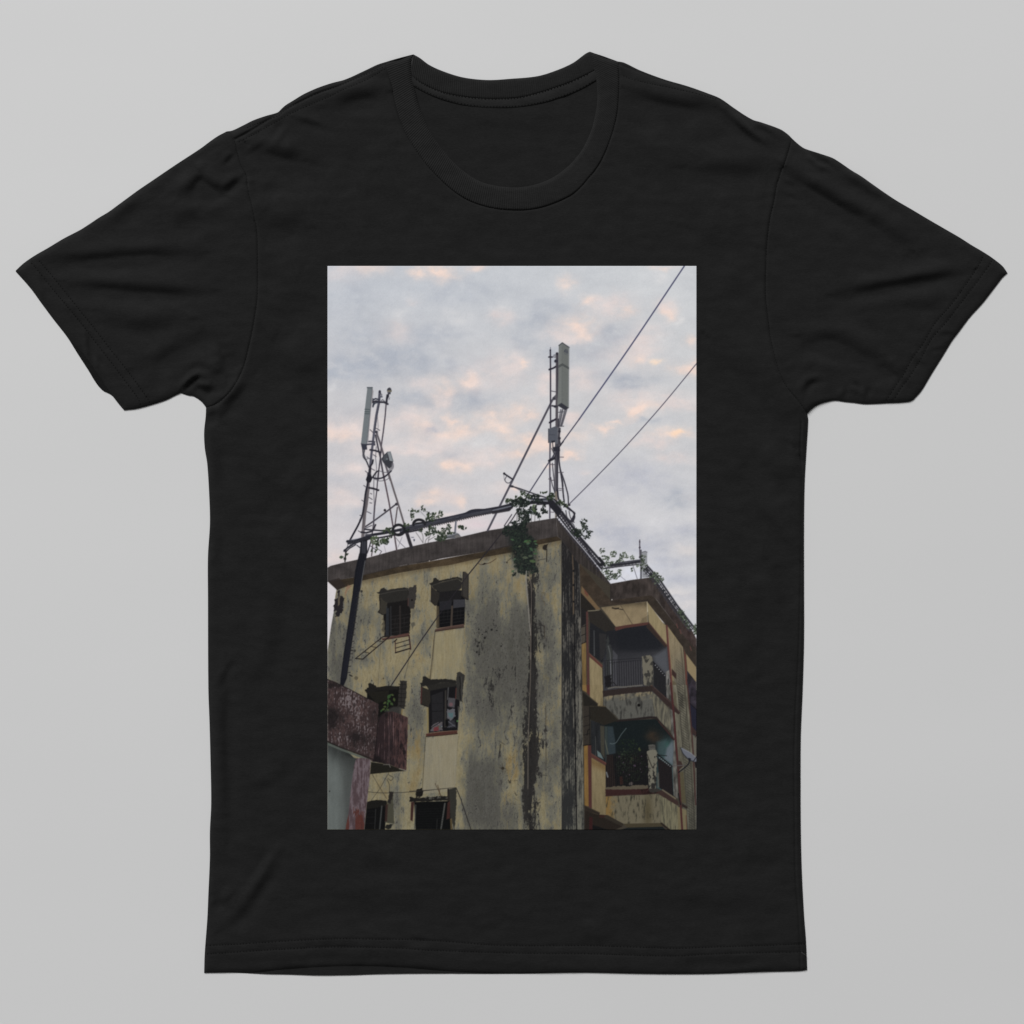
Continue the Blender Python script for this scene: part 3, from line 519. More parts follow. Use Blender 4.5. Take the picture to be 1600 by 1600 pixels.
    line(F_(180,420, 178,655), 2.2, (140, 122, 70), .8); line(F_(190,400, 192,650), 1.3, (36, 30, 28))
    poly(F_(110,200, 200,240, 205,350, 185,395, 150,398, 108,370), (46, 42, 36)); line(F_(118,215, 112,370), 2, (78, 40, 38), .9); line(F_(112,375, 180,400), 1.6, (34, 30, 28))
    poly(F_(150,180, 280,170, 455,160, 455,200, 350,215, 200,245), (41, 39, 36), 1, .6)
    poly(F_(105,172, 125,160, 130,105, 150,100, 205,135, 350,128, 455,145, 460,168, 330,165, 200,190, 115,205), (36, 34, 32), 1, .5, .6)
    poly(F_(462,70, 490,58, 530,80, 540,100, 520,220, 515,355, 490,345, 445,320, 455,220), (52, 50, 47), 1, .5, .6); line(F_(490,110, 500,180, 490,240, 500,330), 2.2, (30, 29, 29), .9); line(F_(455,220,450,320), 1.6, (86,44,40), .9); line(F_(505,110,512,340), 1.2, (74,72,68), .7)
    poly(F_(160,665, 310,645, 465,632, 468,662, 310,680, 162,692), (82, 46, 38)); line(F_(162,692, 310,681, 468,664), 1, (40, 26, 24)); line(F_(165,664,310,646,465,634), .9, (112,74,60), .7)
    line(F_(475,400, 480,470, 475,630), 1.4, (120, 116, 104), .6)
    # --- lower middle window
    poly(F_(45,1330, 400,1320, 420,1600, 60,1600), (13, 14, 15)); poly(F_(0,1280, 60,1290, 370,1270, 375,1315, 200,1320, 60,1330, 0,1330), (30, 28, 26), 1, .5, .8)
    for i in range(14): dot(F_(150 + PR.rand() * 230, 1280 + PR.rand() * 20)[0], 1.2, (96, 94, 86), .6)
    poly(F_(65,1210, 130,1195, 135,1270, 60,1290), (26, 24, 22), 1, .5, 1.2); line(F_(60,1360, 50,1590), 1.6, (72, 74, 70), .9); line(F_(345,1345, 308,1590), 2.4, (84, 84, 80), .9); line(F_(270,1500,265,1600), 1, (50,50,48), .8)
    poly(F_(15,1330, 45,1330, 30,1520, 8,1505), (60, 32, 30), .95); poly(F_(375,1205, 455,1190, 460,1340, 440,1600, 400,1480, 385,1340), (50, 49, 43), 1, .6, .6); poly(F_(370,1340, 395,1310, 395,1490, 360,1500), (66, 36, 32), .95); line(F_(378,1210, 380,1320), 3, (34, 28, 26), .9)
    for i in range(9): line(F_(80, 1400 + i * 24, 330, 1392 + i * 24), .5, (28, 29, 30), .8)
    line(F_(405,1500,410,1600), 3, (120,98,56), .7); line(F_(250,1150,305,1265), 1, (70,50,34), .8); line(F_(275,1165,300,1262), 1, (76,56,38), .8); line(F_(300,1200,285,1262), .8, (76,56,38), .7)
    # --- lower left window
    poly(E_(385,1335, 580,1330, 560,1600, 360,1600), (15, 15, 16)); poly(E_(388,1325, 440,1315, 510,1308, 580,1320, 575,1370, 385,1400), (27, 26, 23), 1, .5, .6); line(E_(530,1370, 508,1600), 2.2, (70, 72, 70), .85); line(E_(470,1400, 460,1600), 1.2, (54, 55, 54), .8)
    poly(E_(600,1230, 645,1225, 640,1290, 650,1540, 560,1530, 585,1330), (72, 70, 56), 1, .5, .6); poly(E_(605,1230, 645,1228, 612,1350, 590,1330), (40, 36, 34), 1, .5, .5); poly(E_(565,1360, 590,1350, 580,1520, 558,1520), (56, 36, 32), .9); poly(E_(570,1545, 640,1545, 600,1600, 570,1590), (24, 24, 24), .9, .5, 1)
    for y in (1420, 1480, 1540): line(E_(375, y, 460, y - 4), .6, (34, 34, 34), .8)
    # thin cables over the lower wall
    cb = (48, 44, 40)
    line(E_(395,1230, 500,1240, 650,1240, 800,1232, 1000,1215), .9, cb, .85, True); line(F_(0,1225, 200,1213, 380,1195, 450,1190), .9, cb, .9); line(F_(455,1192, 500,1300, 600,1600), 1.3, (38, 36, 36), .95)
    line(E_(437,1062, 510,1190, 575,1295), .7, cb, .8); line(E_(585,1065, 510,1200, 430,1310), .7, cb, .8); line(E_(580,1110, 603,1160, 605,1230), .9, cb, .8, True); line(E_(600,1000, 595,1060, 640,1090, 620,1120, 590,1100), .9, cb, .8, True)
    # --- E: mid left window
    poly(E_(385,215, 700,200, 700,470, 720,470, 720,500, 385,500), (20, 19, 18)); poly(E_(385,260, 600,240, 590,330, 480,370), (32, 30, 25)); poly(E_(640,400, 722,400, 722,475, 600,470, 560,440), (58, 57, 54), .9, 1.5)
    poly(E_(362,235, 400,225, 395,175, 415,168, 470,195, 480,210, 610,195, 690,205, 690,235, 520,240, 380,268), (31, 29, 27), 1, .5, .5)
    poly(E_(708,145, 740,142, 775,155, 768,300, 750,425, 685,400, 690,280, 705,200), (48, 45, 42), 1, .5, .6)
    for y in (180, 225, 270, 310, 350, 390): line(E_(695, y, 765, y + 4), 1, (26, 25, 24), .8)
    line(E_(728,160, 715,400), 1, (28, 26, 25), .8); line(E_(728,430,724,480), 2, (132,110,60), .8)
    dot(E_(545,125)[0], 1.2, (66,60,48), .8); dot(E_(280,120)[0], 3, (84,76,60), .7)

def neighbour():
    # white wall of the neighbouring house
    tex(E_(0,740, 170,810, 260,900, 380,920, 395,1060, 360,1600, 0,1600), lambda X, Y, c: mix(col((101, 108, 105))[None, None] + 0 * X[..., None], col((82, 86, 84))[None, None] + 0 * X[..., None], sstep(525, 545, X)) * (1 + .03 * fbm(8, 30, 121, 3, X, Y) - .45 * np.exp(-((Y - 1160 - .55 * (X - 512)) / 22).clip(0, 9) ** 2 * 1.0))[..., None])
    poly(E_(165,880, 290,900, 250,1000, 200,1590, 180,1590, 165,1100), (72, 76, 74), .5, 3)
    line(E_(0,762, 130,815, 300,880, 410,915), 3.4, (88, 96, 88), .9); dot(E_(20,1225)[0], .9, (30,30,30))
    # red beam
    def red(X, Y, c):
        n = fbm(9, 13, 122, 5, X, Y); f = fbm(2.6, 4.5, 123, 4, X, Y); v = fbm(2.4, 30, 124, 3, X, Y)
        b = mix(col((58, 44, 44))[None, None] + 0 * X[..., None], col((86, 64, 62))[None, None] + 0 * X[..., None], sstep(-.3, .6, n + .3 * v))
        w = sstep(.15, .95, .7 * f + .5 * v + gauss(X, Y, [(545,1092,14,22,.65),(560,1120,8,26,.55),(535,1155,22,8,.55),(525,1100,6,20,.2),(575,1145,8,16,.5),(565,1170,8,6,.5)]) - .15)
        b = mix(b, col((136, 124, 126))[None, None] + 0 * X[..., None], w * .8)
        d = sstep(.0, .9, n * .5 + .25 * v + gauss(X, Y, [(516,1120,16,14,1.4),(555,1150,14,10,.6),(582,1120,8,16,.5),(545,1070,50,6,.8),(570,1160,26,14,.45),(520,1175,30,5,.3)]) - .05)
        return mix(b, col((30, 26, 27))[None, None] + 0 * X[..., None], d * .85)
    tex(E_(0,130, 60,150, 170,205, 300,270, 390,320, 498,372, 490,620, 460,900, 440,935, 400,910, 280,855, 130,800, 0,742), red, .5, .3)
    line(E_(0,133, 170,207, 390,322), 1.2, (34, 29, 29), .8); line(E_(0,740, 130,798, 280,853, 440,912), 2.2, (34, 28, 27), .8)
    def red2(X, Y, c):
        n = fbm(7, 20, 125, 5, X, Y); v = fbm(2.0, 40, 126, 4, X, Y)
        b = mix(col((46, 34, 36))[None, None] + 0 * X[..., None], col((80, 54, 52))[None, None] + 0 * X[..., None], sstep(-.4, .7, n + .4 * v + .035 * (X - 612)))
        b = mix(b, col((118, 92, 94))[None, None] + 0 * X[..., None], sstep(.5, 1.1, v + gauss(X, Y, [(611,1145,2,40,.6)])) * .6)
        return mix(b, col((26, 22, 24))[None, None] + 0 * X[..., None], sstep(.2, .9, n * .8 + gauss(X, Y, [(590,1190,14,12,.8),(622,1175,8,8,.5),(595,1118,10,5,.7),(630,1120,10,3,.4)])) * .85)
    tex(E_(500,500, 560,455, 640,448, 700,470, 785,505, 780,700, 770,1000, 765,1025, 690,1000, 600,965, 440,935, 470,800, 490,620), red2, .5, .3)
    line(E_(497,500, 480,700, 455,930), 1.6, (28, 22, 24), .9); line(E_(628,480, 615,960), 1.1, (26, 22, 24), .8); line(E_(600,520,600,960), .9, (110,88,90), .5)
    poly(E_(425,940, 600,965, 690,1000, 765,1028, 690,1032, 600,1040, 415,1058), (32, 30, 24)); line(E_(700,1005, 768,1025), 1.5, (128, 122, 108), .9); line(E_(545,965, 600,965), 1.2, (110,104,98), .8); line(E_(602,965, 612,990), 1.3, (120, 116, 108), .8)
    # column
    def pil(X, Y, c):
        n = fbm(6, 22, 127, 5, X, Y); v = fbm(1.8, 20, 128, 4, X, Y)
        b = mix(col((82, 64, 68))[None, None] + 0 * X[..., None], col((112, 96, 102))[None, None] + 0 * X[..., None], sstep(-.5, .6, n + .5 * v))
        r = sstep(.35, .6, .35 * n + gauss(X, Y, [(562,1290,9,22,1.1),(543,1290,3,20,.9),(556,1245,4,12,.5)]))
        b = mix(b, col((92, 44, 36))[None, None] + 0 * X[..., None], r * .92)
        return mix(b, col((40, 28, 30))[None, None] + 0 * X[..., None], sstep(.6, 1.6, n * .4 + .9 * v) * .6)
    tex(E_(280,905, 340,898, 418,915, 415,1060, 395,1240, 372,1450, 355,1600, 175,1600, 205,1430, 235,1150, 262,960), pil, .5, .3)
    # sprout on the beam
    for x, y, s, g in ((600,300,4.2,-.9),(632,285,2.6,.4),(650,330,3.2,1.3),(600,345,3.4,.3),(625,372,3.2,.7),(560,362,3.0,2.6),(560,400,2.6,.2),(545,425,3.0,2.7),(525,440,2.2,2.2),(590,430,2.2,.6),(585,370,2.2,1.6)):
        leaf(*E_(x, y)[0], s, g, (52 + int(8 * (x % 3)), 84, 42), 1, .62)
    line(E_(595,320, 590,400, 560,445), 1.1, (60, 90, 44), .9)

def rooftop():
    LW[0] = 1.22
    # ---- long wires
    W1 = [(1069,416), (1010,503), (950,592), (905,655), (876,697), (850,737), (826,771)]
    line(O_(1069,416, 985,541, 905,655), 1.7, (74, 76, 112), .95, True); line(O_(905,655, 876,695, 850,734, 826,771), 1.4, (62, 62, 86), .95, True); line([(826,771), (800,812), (770,851), (730,900), (690,955), (655,1005), (612,1070)], 1.25, (42, 38, 44), .9)
    line(O_(1090,566, 1034,634, 977,698, 930,747, 890,787), 1.05, (64, 60, 82), .9, True)
    # ---- left mast group
    g1 = (88, 88, 104); g2 = (60, 58, 70)
    line(I_(640,340, 620,600, 590,850, 560,1060), 1.7, (84, 76, 88)); line(I_(560,1060, 545,1250, 520,1450, 508,1600), 1.6, (72, 66, 78))
    line(J_(810,0, 790,260, 760,500, 740,760, 715,960), 1.4, (72, 66, 78)); line(J_(725,1040, 720,1180, 708,1285), 1.5, (84, 70, 76), .9)
    line(I_(470,900, 510,1100, 545,1250, 570,1400, 605,1600), 2.0, (66, 62, 74)); line(J_(890,0, 930,200, 980,450, 1030,750, 1070,1000, 1100,1200), 1.9, (92, 78, 86))
    line(I_(480,850, 540,1020, 590,1190, 620,1350, 700,1600), 2.4, (98, 92, 100)); line(J_(975,0, 1060,280, 1140,530, 1220,800), 2.3, (104, 96, 100)); line(J_(1260,930, 1300,1060, 1330,1150), 4.2, (50, 47, 54)); line(J_(1220,800,1260,930), 2.6, (70,66,72))
    # guy arms
    line(J_(610,830, 750,735, 920,610, 1100,470), 1.9, (74, 70, 80)); dot(J_(915,572)[0], 2.0, (46, 42, 48)); line(J_(1110,530, 1090,680, 1075,790), 1.5, (86, 74, 80)); dot(J_(1095,478)[0], 2.2, (60,56,64))
    # central pipe mast
    line(I_(535,215, 520,400, 480,600, 450,820, 430,1000, 405,1200, 385,1400, 370,1560), 3.0, g1); line(I_(547,225, 532,400, 494,600, 462,820), 1.0, (58, 58, 74), .9); dot(I_(535,225)[0], 1.8, (52, 52, 66))
    line(J_(660,0, 655,160), 3.4, (56, 54, 64)); poly(J_(650,30, 700,20, 715,80, 690,140, 640,145, 620,95), (38, 37, 46)); line(J_(655,150, 650,260, 625,480, 600,620, 580,850, 570,1000), 4.2, (112, 104, 108)); line(J_(648,200, 620,480, 590,640, 572,850), 1.2, (84, 78, 84), .8)
    line(J_(650,150, 615,300, 590,500, 560,660, 500,800, 430,930, 370,1040), 2.2, (38, 37, 48), 1, True); line(J_(560,650, 520,730), 1.2, (60,58,70), .7)
    line(I_(500,600, 510,760, 505,900), .8, (120, 116, 126), .8); line(I_(480,1080, 470,1260, 485,1400, 470,1560), .9, (96, 94, 106), .8); line(J_(745,30, 740,240, 750,480, 735,700, 760,860), 1.0, (88, 84, 96), .8)
    for T, x0, y0, x1, y1 in ((I_,475,790,535,825),(I_,385,815,430,860),(I_,435,1205,480,1235),(I_,335,1240,390,1280),(I_,310,1460,360,1500),(I_,400,1420,455,1450),(J_,665,370,718,405),(J_,555,415,590,440),(J_,640,595,700,625),
                              (J_,525,650,560,660),(J_,585,185,625,215),(J_,500,895,545,920),(J_,690,310,712,320),(J_,680,455,710,462)):
        line(T(x0, y0, x1, y1), 1.0, (70, 66, 78), .85)
    line(J_(670,222, 740,235, 815,260), 2.4, (42, 40, 50)); line(I_(385,1130, 460,1140, 550,1170), 2.2, (50, 48, 60)); line(I_(330,1000, 430,998, 455,1005), 1.8, (66, 66, 80)); line(I_(335,1045, 405,1040, 455,1050), 2.2, (72, 72, 86)); dot(I_(440,1035)[0], 2.4, (74, 74, 90)); dot(I_(480,850)[0], 2.2, (66,64,76))
    # brackets near panel
    line(I_(405,320, 440,390, 430,455), 2.0, (58, 62, 76)); line(I_(410,385, 480,370, 530,385, 600,385, 660,415), 2.4, (52, 50, 62)); line(I_(440,345, 470,330, 520,345), 1.8, (60, 62, 76)); line(I_(430,440,460,400,500,390), 1.8, (60,66,80)); dot(I_(420,340)[0], 2, (56, 62, 76)); line(I_(560,360,580,345,620,380), 1, (66,64,76), .8)
    poly(I_(535,285, 580,292, 580,312, 540,315), (96, 98, 112)); line(I_(550,250, 568,265, 565,290), .9, (80, 80, 92))
    # lamp on thin pole
    line(I_(650,300, 640,400), 2.4, (46, 46, 58)); poly(I_(640,265, 680,255, 680,300, 660,335, 635,325), (44, 44, 56)); poly(I_(655,235, 705,225, 705,262, 665,262), (58, 58, 68)); poly(I_(650,185, 665,165, 690,155, 710,170, 722,205, 720,225, 655,228, 648,205), (66, 66, 76)); line(I_(660,212, 715,212), 1.6, (150, 138, 104), .8); line(I_(690,315, 680,345), .8, (90, 88, 98), .8)
    # panel antenna left
    poly(I_(342,158, 418,158, 380,620, 330,1038, 242,1030, 290,600, 330,260), (118, 126, 131)); poly(I_(418,160, 440,215, 400,500, 358,1000, 330,1038, 375,560), (158, 154, 158)); line(I_(340,158, 418,158), 1.3, (70, 78, 88)); line(I_(418,160, 376,600, 332,1035), .9, (90, 96, 104), .8)
    for y in (496, 532, 563): line(I_(306, y, 378, y + 4), 1.3, (76, 88, 92), .85)
    poly(I_(240,1030, 330,1038, 340,1125, 262,1130), (56, 58, 72)); line(I_(270,1130, 275,1180, 280,1240, 330,1310, 365,1400), 1.5, (52, 52, 64), 1, True); line(I_(300,1130, 290,1200, 320,1290, 350,1360), 1.4, (56, 56, 66), .9, True); line(I_(285,1130,278,1230), 1.2, (96,96,104), .7); line(I_(330,1275,350,1268), 1, (80,80,90), .8)
    line(I_(430,1290, 420,1340, 380,1400), 2.2, (44, 43, 54)); line(I_(385,1400, 375,1530), 3.4, (50, 48, 58)); poly(I_(330,1560, 350,1530, 400,1530, 412,1600, 325,1600), (38, 37, 46)); poly(J_(620,90, 650,20, 700,15, 716,80, 695,130, 640,150), (36, 35, 44))
    # dish / radio box
    poly(I_(650,1165, 700,1160, 740,1290, 745,1310, 690,1290, 672,1220), (140, 148, 154)); poly(I_(650,1165, 672,1220, 690,1295, 745,1310, 725,1390, 680,1425, 640,1380, 590,1330, 560,1270, 600,1210), (58, 60, 68)); poly(I_(600,1215, 650,1190, 655,1260, 620,1310, 590,1280), (78, 82, 90), .9, .5, .5); dot(I_(648,1272)[0], 1.6, (110, 118, 124)); line(I_(650,1165, 700,1160, 742,1300), .9, (96, 102, 110), .9)
    for k in range(4): line(I_(745 - k * 8, 1340, 750 - k * 12, 1400, 720 - k * 16, 1450, 680 - k * 10, 1480), .8, (96, 94, 104), .75, True)
    line(I_(415,1560, 480,1580, 560,1570, 650,1520, 715,1460), 1.7, (48, 46, 58), .95, True); line(I_(430,1550, 480,1480, 520,1455), 2.0, (50, 48, 58), .95, True); line(I_(520,1455, 600,1480, 660,1480), .9, (90, 88, 98), .8, True); line(J_(740,80, 830,115, 930,100, 990,60), .9, (88, 86, 96), .8, True); line(J_(720,60, 800,75, 900,60, 960,10), 1.6, (50, 48, 60), .95, True)
    # ---- cable tray left to centre (K tile + J tile)
    def rails(P, ws):
        for off, w, cc, a in ws: line([(x, y + off) for x, y in P], w, cc, a)
    R1 = K_(-130,800, -60,770, 0,745, 350,665, 700,590, 1000,520, 1400,450, 1600,400)
    rails(R1, ((-1.5, 3.6, (40, 40, 50), 1), (1.6, 3.6, (38, 36, 46), 1), (0.0, 1.5, (112, 116, 128), 1), (-3.2, 1.4, (50, 50, 64), .95), (4.6, 1.0, (52, 48, 54), .95), (3.6, 1.2, (44, 42, 48), .9)))
    for i in range(46):
        x = -60 + i * 34.0; y = 770 - (x + 60) * .2215
        line([K_(x, y + 22)[0], K_(x + 26, y + 44)[0]], 1.1, (50, 46, 52), .9)
    line(K_(780,570, 880,520, 960,480, 1060,465, 1200,462, 1400,430), 2.4, (44, 44, 56), 1, True); line(K_(700,575,900,535,1050,500), 1.4, (58,58,72), .9)
    line(J_(330,1050, 500,1020, 620,985, 800,940, 1050,890, 1300,830, 1500,790), 1.6, (120, 122, 134), .95)
    line(J_(330,1060, 430,1060, 560,1020, 700,960, 900,930, 1100,890, 1300,850, 1500,815), 3.4, (40, 40, 50)); line(J_(345,1090, 480,1060, 620,1010), 2.8, (44, 44, 52)); line(J_(600,870, 700,880, 850,890, 1000,900, 1200,860), 1.9, (44, 43, 54)); line(J_(545,915, 620,925, 700,905), 2.2, (42,41,52)); line(J_(780,1010, 900,990, 1050,960, 1200,930, 1500,870), 2.0, (44, 42, 50)); line(J_(700,960, 620,960), 2.6, (60,60,72), .9); line(J_(720,900,770,800), 2.0, (46,44,54)); line(J_(600,860,710,810), 1, (70,68,80), .9)
    line(J_(280,1210, 330,1160, 420,1100, 520,1060), 2.2, (44, 44, 54)); line(J_(300,1230, 360,1170, 460,1110), 1.4, (50, 50, 58)); dot(J_(290,1200)[0], 2.0, (46, 46, 56)); line(J_(310,1210, 300,1280, 292,1370), 1.8, (40, 40, 40)); dot(J_(292,1330)[0], 2.2, (36,40,36)); leaf(*J_(235,1305)[0], 3.6, -.1, (66, 84, 62), 1, .7); leaf(*J_(318,1262)[0], 3.2, -.4, (50, 58, 48), 1, .6)
    for t in range(5): line(J_(350 + 40 * t, 1065 - 6 * t, 320 + 42 * t, 1180 - 26 * t), 1, (60, 60, 68), .7)
    for q in range(6):
        r = np.random.RandomState(200 + q); P = []
        for x in range(-120, 1620, 110): P.append(K_(x, 772 - (x + 60) * .2215 + r.randn() * 11 + (10 if q % 2 else -12))[0])
        line(P, .9 + .5 * r.rand(), (50 + q * 4, 50 + q * 4, 60 + q * 4), .85, True)
    for q in range(4):
        r = np.random.RandomState(300 + q); P = []
        for t in np.linspace(0, 1, 8): P.append((874 + 66 * t + r.randn() * 1.6, 798 + 90 * t + r.randn() * 1.6))
        line(P, 1.1, (48, 46, 56), .85, True)
    # tyre loops of cable
    for (x, y, rx, ry) in ((1130,880,9.0,8.0), (1455,790,9.0,8.0)):
        P = [(J_(x, y)[0][0] + rx * np.cos(t), J_(x, y)[0][1] + ry * np.sin(t)) for t in np.linspace(0, 6.283, 24)]
        b = [(p[0], p[1]) for p in P if True]
        if x > 1400: b = [(K_(150, 690)[0][0] + 9 * np.cos(t), K_(150, 690)[0][1] + 7 * np.sin(t)) for t in np.linspace(3.0, 6.3, 16)]
        line(b, 3.4, (36, 36, 42))
    line(J_(540,1060, 700,1000), 3.4, (40, 40, 48)); line(K_(100,680, 270,660), 2.4, (40,40,46))
    # supports
    line(K_(725,655, 705,900), 2.4, (124, 126, 140)); line(K_(718,655, 698,895), .9, (90, 90, 104), .8)
    line(O_(863.3,624.7, 762,829), 2.5, (78, 75, 88)); line(O_(864.1,625.1, 762.8,829.4), .8, (112, 110, 122), .5); line(K_(1596,540,1480,715), 1.2, (70,64,76))
    poly(L_(735,905, 795,850, 800,930, 750,940), (92, 92, 102)); dot(L_(760,912)[0], 1.8, (58, 56, 68))
    # hooked arm on strut
    line(M_(175,500, 250,550, 310,590), 2.0, (44, 42, 54)); dot(M_(178,500)[0], 1.8, (40, 38, 50)); line(M_(210,550, 190,600, 215,640, 260,645, 290,610), 1.0, (66, 64, 74), .9, True); line(M_(172,520,180,600,200,620), .7, (100,98,106), .7)
    line(M_(270,690, 420,735, 560,785, 700,835, 850,880), 1.6, (58, 56, 66)); line(M_(310,700, 450,770, 600,840, 720,880), 1.1, (66, 64, 74), .9); poly(M_(265,680, 320,685, 325,720, 275,715), (54, 52, 60))
    # roof box
    poly(K_(540,920, 545,880, 620,860, 740,830, 770,840, 805,888, 700,905), (92, 94, 100)); line(K_(550,882, 640,862, 740,832), 1.4, (136, 138, 146)); poly(K_(700,880, 745,850, 800,886, 720,900), (120, 116, 112), .9)
    # ---- right mast
    line(L_(710,240, 712,600, 712,1000, 712,1320), 1.9, (66, 62, 76)); line(M_(895,0, 890,400, 893,700, 890,1195), 1.9, (82, 78, 94)); dot(L_(710,243)[0], 1.3, (50, 48, 64)); line(L_(688,338, 738,338), 1.8, (58, 56, 70)); dot(L_(712,338)[0], 1.8, (56, 54, 68)); line(L_(711,205, 711,240), .8, (90, 90, 104), .8)
    line(L_(803,290, 803,700, 800,1100, 797,1340), 3.4, (88, 82, 90)); line(L_(812,300, 812,900), 1.2, (56, 54, 66), .9); line(L_(795,1340, 795,1600), 4.0, (96, 98, 108)); line(M_(1000,60, 990,300, 990,560, 990,800), 4.2, (74, 72, 82)); line(M_(1014,100, 1012,500, 1010,800), 1.4, (44, 42, 54)); line(M_(978,300,975,790), 1, (128,124,130), .8); line(M_(990,800, 990,910), 3.8, (134, 122, 110)); line(M_(985,1050,985,1180), 2.6, (128,118,108), .8)
    dot(L_(785,395)[0], 2.5, (52, 50, 64)); dot(L_(803,292)[0], 2.0, (50,48,60)); line(L_(760,310, 785,308, 785,340, 760,340, 760,310), .9, (84, 80, 92), .9); line(L_(695,512, 750,492, 785,470), 2.2, (50, 46, 62), 1, True); dot(L_(700,510)[0], 1.4, (48, 46, 60)); line(L_(720,808, 790,822), .9, (80, 76, 88)); line(L_(735,1015, 800,1025), 2.2, (60, 58, 70)); dot(L_(775,1025)[0], 2, (48, 46, 58)); line(L_(700,1248, 750,1220, 785,1200), 2.4, (50, 46, 62)); dot(L_(705,1245)[0], 1.5, (46, 44, 58)); line(L_(715,1235,740,1215), 1.6, (50,46,60))
    # panel antenna
    poly(L_(828,178, 876,140, 972,205, 966,1045, 905,1068, 808,1010, 820,700), (112, 116, 113)); poly(L_(828,178, 876,140, 872,600, 865,975, 808,1010, 820,700), (120, 124, 121)); line(L_(828,178, 876,140, 972,205), 1.2, (72, 74, 80)); line(L_(966,210, 962,1040), 1.2, (142, 144, 148), .7); line(L_(872,200, 870,960), .7, (98, 102, 102), .7)
    line(L_(828,460, 876,432, 966,485), 1.0, (64, 68, 70), .9); line(L_(828,478, 876,450, 966,502), 1.0, (64, 68, 70), .9)
    line(L_(905,265, 915,240, 940,242, 948,262), 1.3, (70, 74, 86), .85, True); line(L_(912,262, 935,268, 945,278), 2.4, (76, 80, 92), .75); line(L_(908,292, 940,305), 1.0, (84, 88, 98), .7)
    poly(L_(808,1010, 865,975, 966,1045, 915,1075), (54, 54, 64)); line(L_(865,978, 812,1010), 1, (70,70,78), .8)
    for k, (x0, x1) in enumerate(((850, 815), (870, 825), (885, 835), (910, 850), (925, 858), (940, 868))):
        line(L_(x0, 1065, (x0 + x1) / 2 + 2, 1180, x1, 1300), 1.0, (60, 58, 70), .85, True)
    line(L_(820,1105, 890,1098), .8, (66, 64, 76)); line(L_(830,1300, 895,1298), .9, (80, 76, 84)); line(L_(840,1330, 830,1450, 845,1560), 2.4, (50, 48, 60), .9, True); line(L_(820,1200,830,1400,820,1580), 1.6, (60,58,68), .9); dot(L_(835,1370)[0], 2.2, (46,44,56)); dot(L_(835,1465)[0], 2.2, (50,48,58))
    # equipment box
    poly(L_(684,1335, 775,1300, 800,1310, 800,1510, 720,1530, 684,1525), (88, 92, 104)); line(L_(690,1415, 775,1418), .9, (70, 74, 86), .9); line(L_(684,1335, 684,1525), 1, (66,68,80)); poly(L_(695,1525, 720,1525, 718,1600, 698,1600), (100, 100, 112)); poly(L_(725,1500, 772,1495, 772,1520, 730,1525), (46,46,56)); poly(L_(740,1590, 840,1575, 845,1640, 760,1650), (46, 46, 58))
    line(M_(935,20, 940,100, 960,180), 1.2, (56, 54, 64)); line(M_(910,270, 960,260, 1040,80, 1100,0), 1.6, (52, 50, 62)); line(M_(880,300,960,262), 3.0, (42, 40, 50)); line(M_(920,110,955,200,930,290), 1.2, (54,52,62), .9, True)
    line(M_(1035,100, 1035,300, 1060,480, 1085,650, 1100,820, 1115,940), 1.8, (44, 42, 54), 1, True); line(M_(1050,430, 1110,600, 1150,740, 1175,850, 1180,990), 1.6, (50, 48, 60), 1, True); line(M_(1065,500, 1090,600, 1100,700), 1.1, (60, 58, 70), .9); line(M_(1010,750, 1020,860, 1040,930), 2.0, (40, 38, 50), 1, True)
    line(M_(930,340, 945,500, 960,620, 965,780), 1.3, (64, 62, 74), .9); line(M_(905,560, 930,680, 970,800), 1.2, (58, 56, 66), .9)
    for x0, y0, x1, y1 in ((1040,242,1105,244),(1020,484,1100,482),(1020,733,1105,735),(1035,762,1070,762),(870,585,910,592),(920,605,970,605),(885,355,970,362),(900,1100,950,1104)): line(M_(x0, y0, x1, y1), .95, (84, 76, 86), .85)
    # ---- tray along the parapet
    line(M_(0,1060, 280,990), 3.0, (42, 42, 52)); line(M_(0,1075, 280,1010), 1.6, (110, 114, 126)); line(M_(0,1100, 270,1060), 2.4, (44, 42, 50)); line(M_(0,1125,260,1080), 1.2, (48,46,52), .9)
    line(M_(560,890, 700,905, 850,900), 2.6, (58, 60, 72)); line(M_(540,960, 700,950, 860,960), 3.6, (36, 36, 44)); line(M_(560,930, 720,925, 860,925), 1.2, (84, 88, 100), .9); line(M_(690,985,870,975), 1.4, (48,46,54))
    poly(M_(850,900, 960,890, 1050,960, 1080,1090, 1020,1180, 960,1100, 880,1010), (38, 38, 46)); line(M_(940,905, 1050,1020, 1080,1060), 1.3, (128, 126, 134), .9)
    # diagonal tray: three rails with rungs
    for off, w, cc in ((0, 3.0, (40, 40, 48)), (7, 1.6, (48, 46, 54)), (13, 2.4, (42, 42, 50)), (20, 1.2, (62, 58, 66))):
        line([(878 + off * -.10 - off * .35, 800 + off * .45), (905 - off * .45, 838 + off * .35), (945 - off * .45, 890 + off * .35 - 6)], w, cc, .95)
    for i in range(24):
        t = i / 23.0; x = 878 + 64 * t; y = 800 + 86 * t
        line([(x - 1, y), (x - 9, y + 7)], 1.3, (46, 44, 52), .9)
    for i in range(14):
        t = PR.rand(); x = 876 + 64 * t; y = 803 + 84 * t; dot((x - 4, y + 3), 1.5, (38, 37, 44), .9)
    line(O_(873,810, 893,836, 912,858, 940,892), 1.2, (214, 214, 224), .75)
    # cable coil at the right
    for k in range(4): line(M_(1040 + k * 12, 940 + k * 8, 1180 + k * 6, 1030 + k * 12, 1250 + k * 10, 1100 + k * 5, 1280 - k * 8, 1170, 1255 - k * 14, 1250), 1.5, (44, 42, 54), .95, True)
